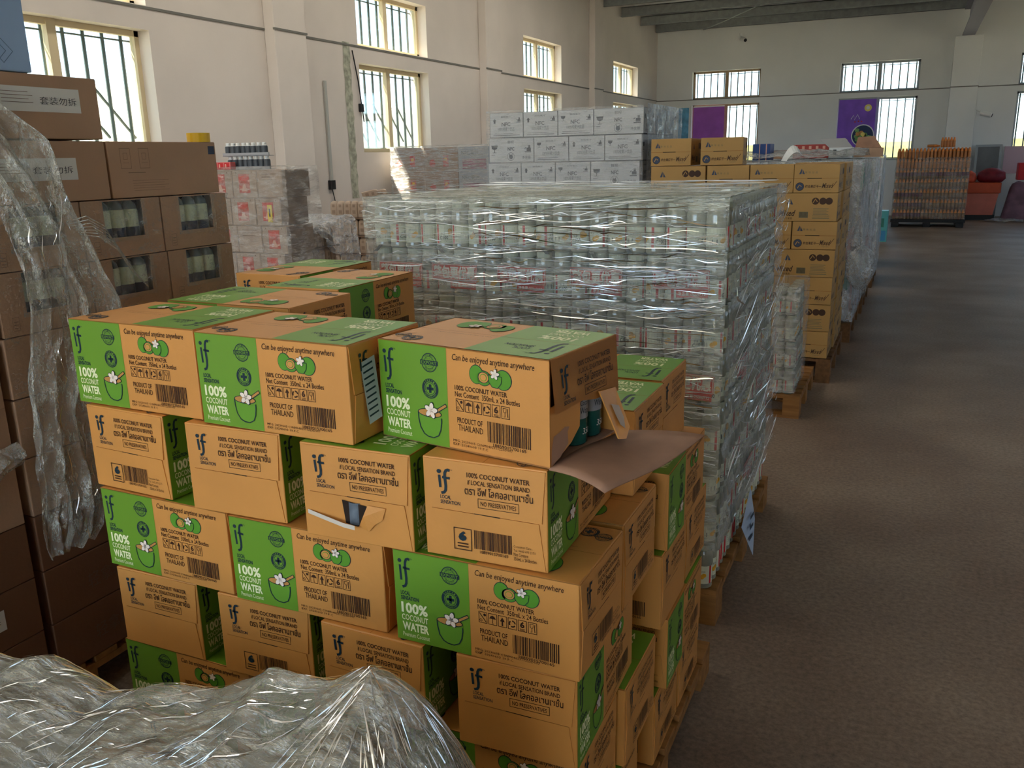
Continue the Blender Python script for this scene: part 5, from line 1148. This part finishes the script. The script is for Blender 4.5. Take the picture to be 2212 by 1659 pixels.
mb.box((-.30, 20.52, .17), (1.02, 21.3, 1.4), MATS['tray_brown'])
obj('bottle_mass', mb, kind='stuff', label='inner rows of orange bottles filling the far pallet', cat='bottles')
mb = MB(); film_wrap(mb, -.34, 20.41, .18, 1.05, 21.35, 1.42, film('film_farpal', .12, .55, (2, 2, 6), 2.0, (150, 128, 104), .8, .25, .52, .68, .1), 'frl', .01, .02, .1); obj('stretch_film', mb, smooth=True, label='dull film around the lower layers of the far pallet', cat='film')
t = empty('plastic_pallet', (-.36, 20.4, 0), label='black plastic pallet with three feet under the far bottles', cat='pallet')
obj('deck', MB().box((0, 0, .10), (1.43, 1.0, .165), MATS['black_plastic'], bev=.005), t)
for i in range(3): obj('foot', MB().box((.02+.62*i, 0, 0), (.16+.62*i, .95, .10), MATS['black_plastic'], bev=.005), t)

# ================================================================== FAR RIGHT CORNER
M_bin = mat('bin_orange_red', (206, 84, 48), .5, .12, 4); M_bin2 = mat('bin_salmon', (214, 120, 100), .5, .1, 4)
t = empty('orange_bin', (1.10, 22.6, 0), label='orange red plastic bin standing right of the far pallet', cat='bin')
obj('bin_body', MB().add([(.06, 0, .12), (.62, 0, .12), (.62, .5, .12), (.06, .5, .12), (0, -.03, .62), (.70, -.03, .62), (.70, .55, .62), (0, .55, .62)], [(0, 3, 2, 1), (0, 1, 5, 4), (1, 2, 6, 5), (2, 3, 7, 6), (3, 0, 4, 7), (4, 5, 6, 7)], M_bin2), t)
obj('bin_rim', MB().box((-.03, -.06, .60), (.73, .58, .84), M_bin, bev=.02), t); obj('base', MB().box((.02, .02, 0), (.66, .5, .12), MATS['black_plastic']), t)
obj('red_bag', MB().lathe([(.20, 0), (.27, .08), (.25, .22), (.12, .30), (.02, .32)], 16, mat('bag_dark_red', (128, 34, 44), .5, .3, 8), Matrix.Translation((1.62, 22.75, .842)) @ Matrix.Diagonal((1.1, .8, 1, 1))), smooth=True, label='dark red bag lying on the orange bin', cat='bag')
obj('orange_bag', MB().lathe([(.12, 0), (.15, .08), (.12, .20), (.03, .26)], 14, mat('bag_orange', (216, 92, 64), .5, .3, 8), Matrix.Translation((1.18, 22.70, .842))), smooth=True, label='orange bag on the left of the bin beside the dark red one', cat='bag')
mb = MB(); vs = []; fs = []
for j in range(21):
    for i in range(25):
        u, v = i/24, j/20; h = .80*min(1, 6*u*1.2)*min(1, 5*v+.05)*(.9+.1*math.sin(u*5))
        vs.append((1.96+1.0*u-.10*(1-v), 22.4+1.2*v, max(.0, h+noise.noise(Vector((u*5, v*5, 1)))*.07)))
for j in range(20):
    for i in range(24): k = j*25+i; fs.append((k, k+1, k+26, k+25))
mb.add(vs, fs, mat('sheet_mauve', (126, 92, 108), .35, .3, 5, .5, 12)); obj('covered_heap', mb, smooth=True, label='mauve plastic covered heap in the far right corner', cat='heap')
obj('red_crate', MB().box((0, 0, 0), (.7, .4, .38), mat('crate_red', (190, 30, 40), .5), bev=.015).box((.05, -.005, .2), (.65, 0, .21), M_bred), None, (2.15, 22.85, .88), label='bright red crate on the mauve covered heap', cat='crate')
obj('wall_poster', MB().box((1.92, FY-.03, 1.0), (2.9, FY-.005, 1.62), mat('panel_pink', (196, 168, 178), .6)), label='pale pink poster on the wall behind the red crate', cat='panel')
t = empty('leaning_frame', (1.30, 23.60, 0), (math.radians(-6), 0, 0), label='grey metal door frame leaning against the far wall by the column', cat='frame')
obj('frame', MB().box((0, 0, 0), (.05, .05, 1.68), M_alu).box((.50, 0, 0), (.55, .05, 1.68), M_alu).box((.05, 0, 1.63), (.50, .05, 1.68), M_alu).box((.05, 0, .9), (.50, .05, .94), M_alu), t); obj('panel', MB().box((.05, .015, .02), (.50, .03, 1.63), mat('frame_panel_grey', (104, 106, 108), .5, .15, 3)), t)
mb = MB(); film_panel(mb, lambda u, v: Vector((1.55+.75*u, 22.0+.35*v, .03+.05*math.sin(u*3.1)*math.sin(v*3.1))), 20, 10, F_pal, .04, (8, 8, 8), lambda u, v: Vector((0, 0, 1)), 2); obj('film_scrap', mb, smooth=True, label='scrap of grey film on the floor by the orange bin', cat='film')

# ================================================================== FOREGROUND FILM COVERED LOAD
M_fg = film('film_foreground', .34, .95, (2.2, 22, 5), 3.4, (190, 182, 158), .8, .16, .44, .68, .42, rotz=-.75, line=.03)
ridge = [(-1.95, .64), (-1.62, .70), (-1.49, .72), (-1.39, .755), (-1.30, .735), (-1.24, .715), (-1.12, .765), (-.978, .78), (-.90, .82), (-.846, .858), (-.80, .855), (-.74, .868), (-.68, .90), (-.647, .918), (-.61, .905), (-.585, .885), (-.55, .835), (-.50, .76), (-.46, .66), (-.43, .50)]
def rid(x):
    for (a, za), (b, zb) in zip(ridge, ridge[1:]):
        if a <= x <= b: return za+(zb-za)*(x-a)/(b-a)
    return ridge[0][1] if x < ridge[0][0] else ridge[-1][1]
def heap_z(x, y):
    zr = rid(min(-.43, x)); d = y-.90
    z = zr-(d/.20)**1.6*.30 if d > 0 else zr-.10*(1-math.exp(d*4))-.06*math.sin(min(1, -d/.5)*3.1)
    dx, dy = x+.647, y-.90; ang = math.atan2(dy, dx); rr = math.hypot(dx, dy)   # pulled folds run to the peak
    z += .020*math.sin(ang*17+rr*3)*min(1, rr*2.5)*math.exp(-rr*.9)+.012*math.sin(ang*37+1)*min(1, rr*2)*math.exp(-rr)
    z += noise.noise(Vector((x*3.0, y*3.5, 4)))*.045*min(1, abs(d)*5+.1)+noise.noise(Vector(((x+y)*4, (x-y)*14, 2)))*.012+noise.noise(Vector(((x+y)*9, (x-y)*42, 9)))*.004
    if x < -1.36: z += .02*math.exp(-((x+1.6)/.15)**2)
    u = (x+1.95)/1.52
    if u > .93: z -= ((u-.93)/.07)**2*.35
    return max(.12, z)
mb = MB(); vs = []; fs = []; NU, NV = 200, 120
for j in range(NV+1):
    for i in range(NU+1): x = -1.95+1.52*i/NU; y = .22+.90*j/NV; vs.append((x, y, heap_z(x, y)))
for j in range(NV):
    for i in range(NU): k = j*(NU+1)+i; fs.append((k, k+1, k+NU+2, k+NU+1))
mb.add(vs, fs, M_fg)
e = empty('film_covered_load', (0, 0, 0), label='large crumpled film covered load in the near left foreground', cat='load')
obj('film_cover', mb, e, smooth=True)
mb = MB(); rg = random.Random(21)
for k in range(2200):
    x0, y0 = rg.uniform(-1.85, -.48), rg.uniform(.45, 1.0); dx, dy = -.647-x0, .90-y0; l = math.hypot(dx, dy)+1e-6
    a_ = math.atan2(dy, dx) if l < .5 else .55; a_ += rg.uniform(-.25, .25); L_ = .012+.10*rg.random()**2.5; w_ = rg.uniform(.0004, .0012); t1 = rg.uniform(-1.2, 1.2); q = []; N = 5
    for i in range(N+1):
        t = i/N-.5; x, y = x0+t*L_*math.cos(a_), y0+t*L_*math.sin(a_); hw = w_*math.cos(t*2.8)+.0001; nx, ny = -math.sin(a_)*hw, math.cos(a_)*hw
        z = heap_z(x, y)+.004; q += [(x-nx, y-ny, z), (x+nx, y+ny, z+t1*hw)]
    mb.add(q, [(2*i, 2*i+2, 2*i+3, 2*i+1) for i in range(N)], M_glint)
obj('film_glint_fold', mb, e, kind='stuff')  # mirror-like ribbons added as glints where the film is pulled
mb = MB(); vs = []; fs = []; NU2, NV2 = 40, 24
for j in range(NV2+1):
    for i in range(NU2+1):
        x = -1.92+1.40*i/NU2; y = .24+.78*j/NV2; zz = rid(min(-.5, x))-.075-.04*math.exp((y-.9)*3)-max(0, (y-.86))*1.2
        vs.append((x, y, zz))
for j in range(NV2):
    for i in range(NU2): k = j*(NU2+1)+i; fs.append((k, k+1, k+NU2+2, k+NU2+1))
def skirt(vs, fs, nu, nv):
    o = len(vs); rim = [i for i in range(nu+1)]+[j*(nu+1)+nu for j in range(1, nv+1)]+[nv*(nu+1)+i for i in range(nu-1, -1, -1)]+[j*(nu+1) for j in range(nv-1, 0, -1)]
    for r_ in rim: vs.append((vs[r_][0], vs[r_][1], .13))
    n = len(rim)
    for k in range(n): fs.append((rim[k], o+k, o+(k+1) % n, rim[(k+1) % n]))
skirt(vs, fs, NU2, NV2)
mb.add(vs, fs, mat('load_beige_bags', (150, 134, 112), .6, .2, 5, .4, 12)); obj('packed_goods', mb, e, smooth=True)
pallet(-1.92, .25, -.52, 1.02, .13, 'wooden pallet under the foreground film covered load')
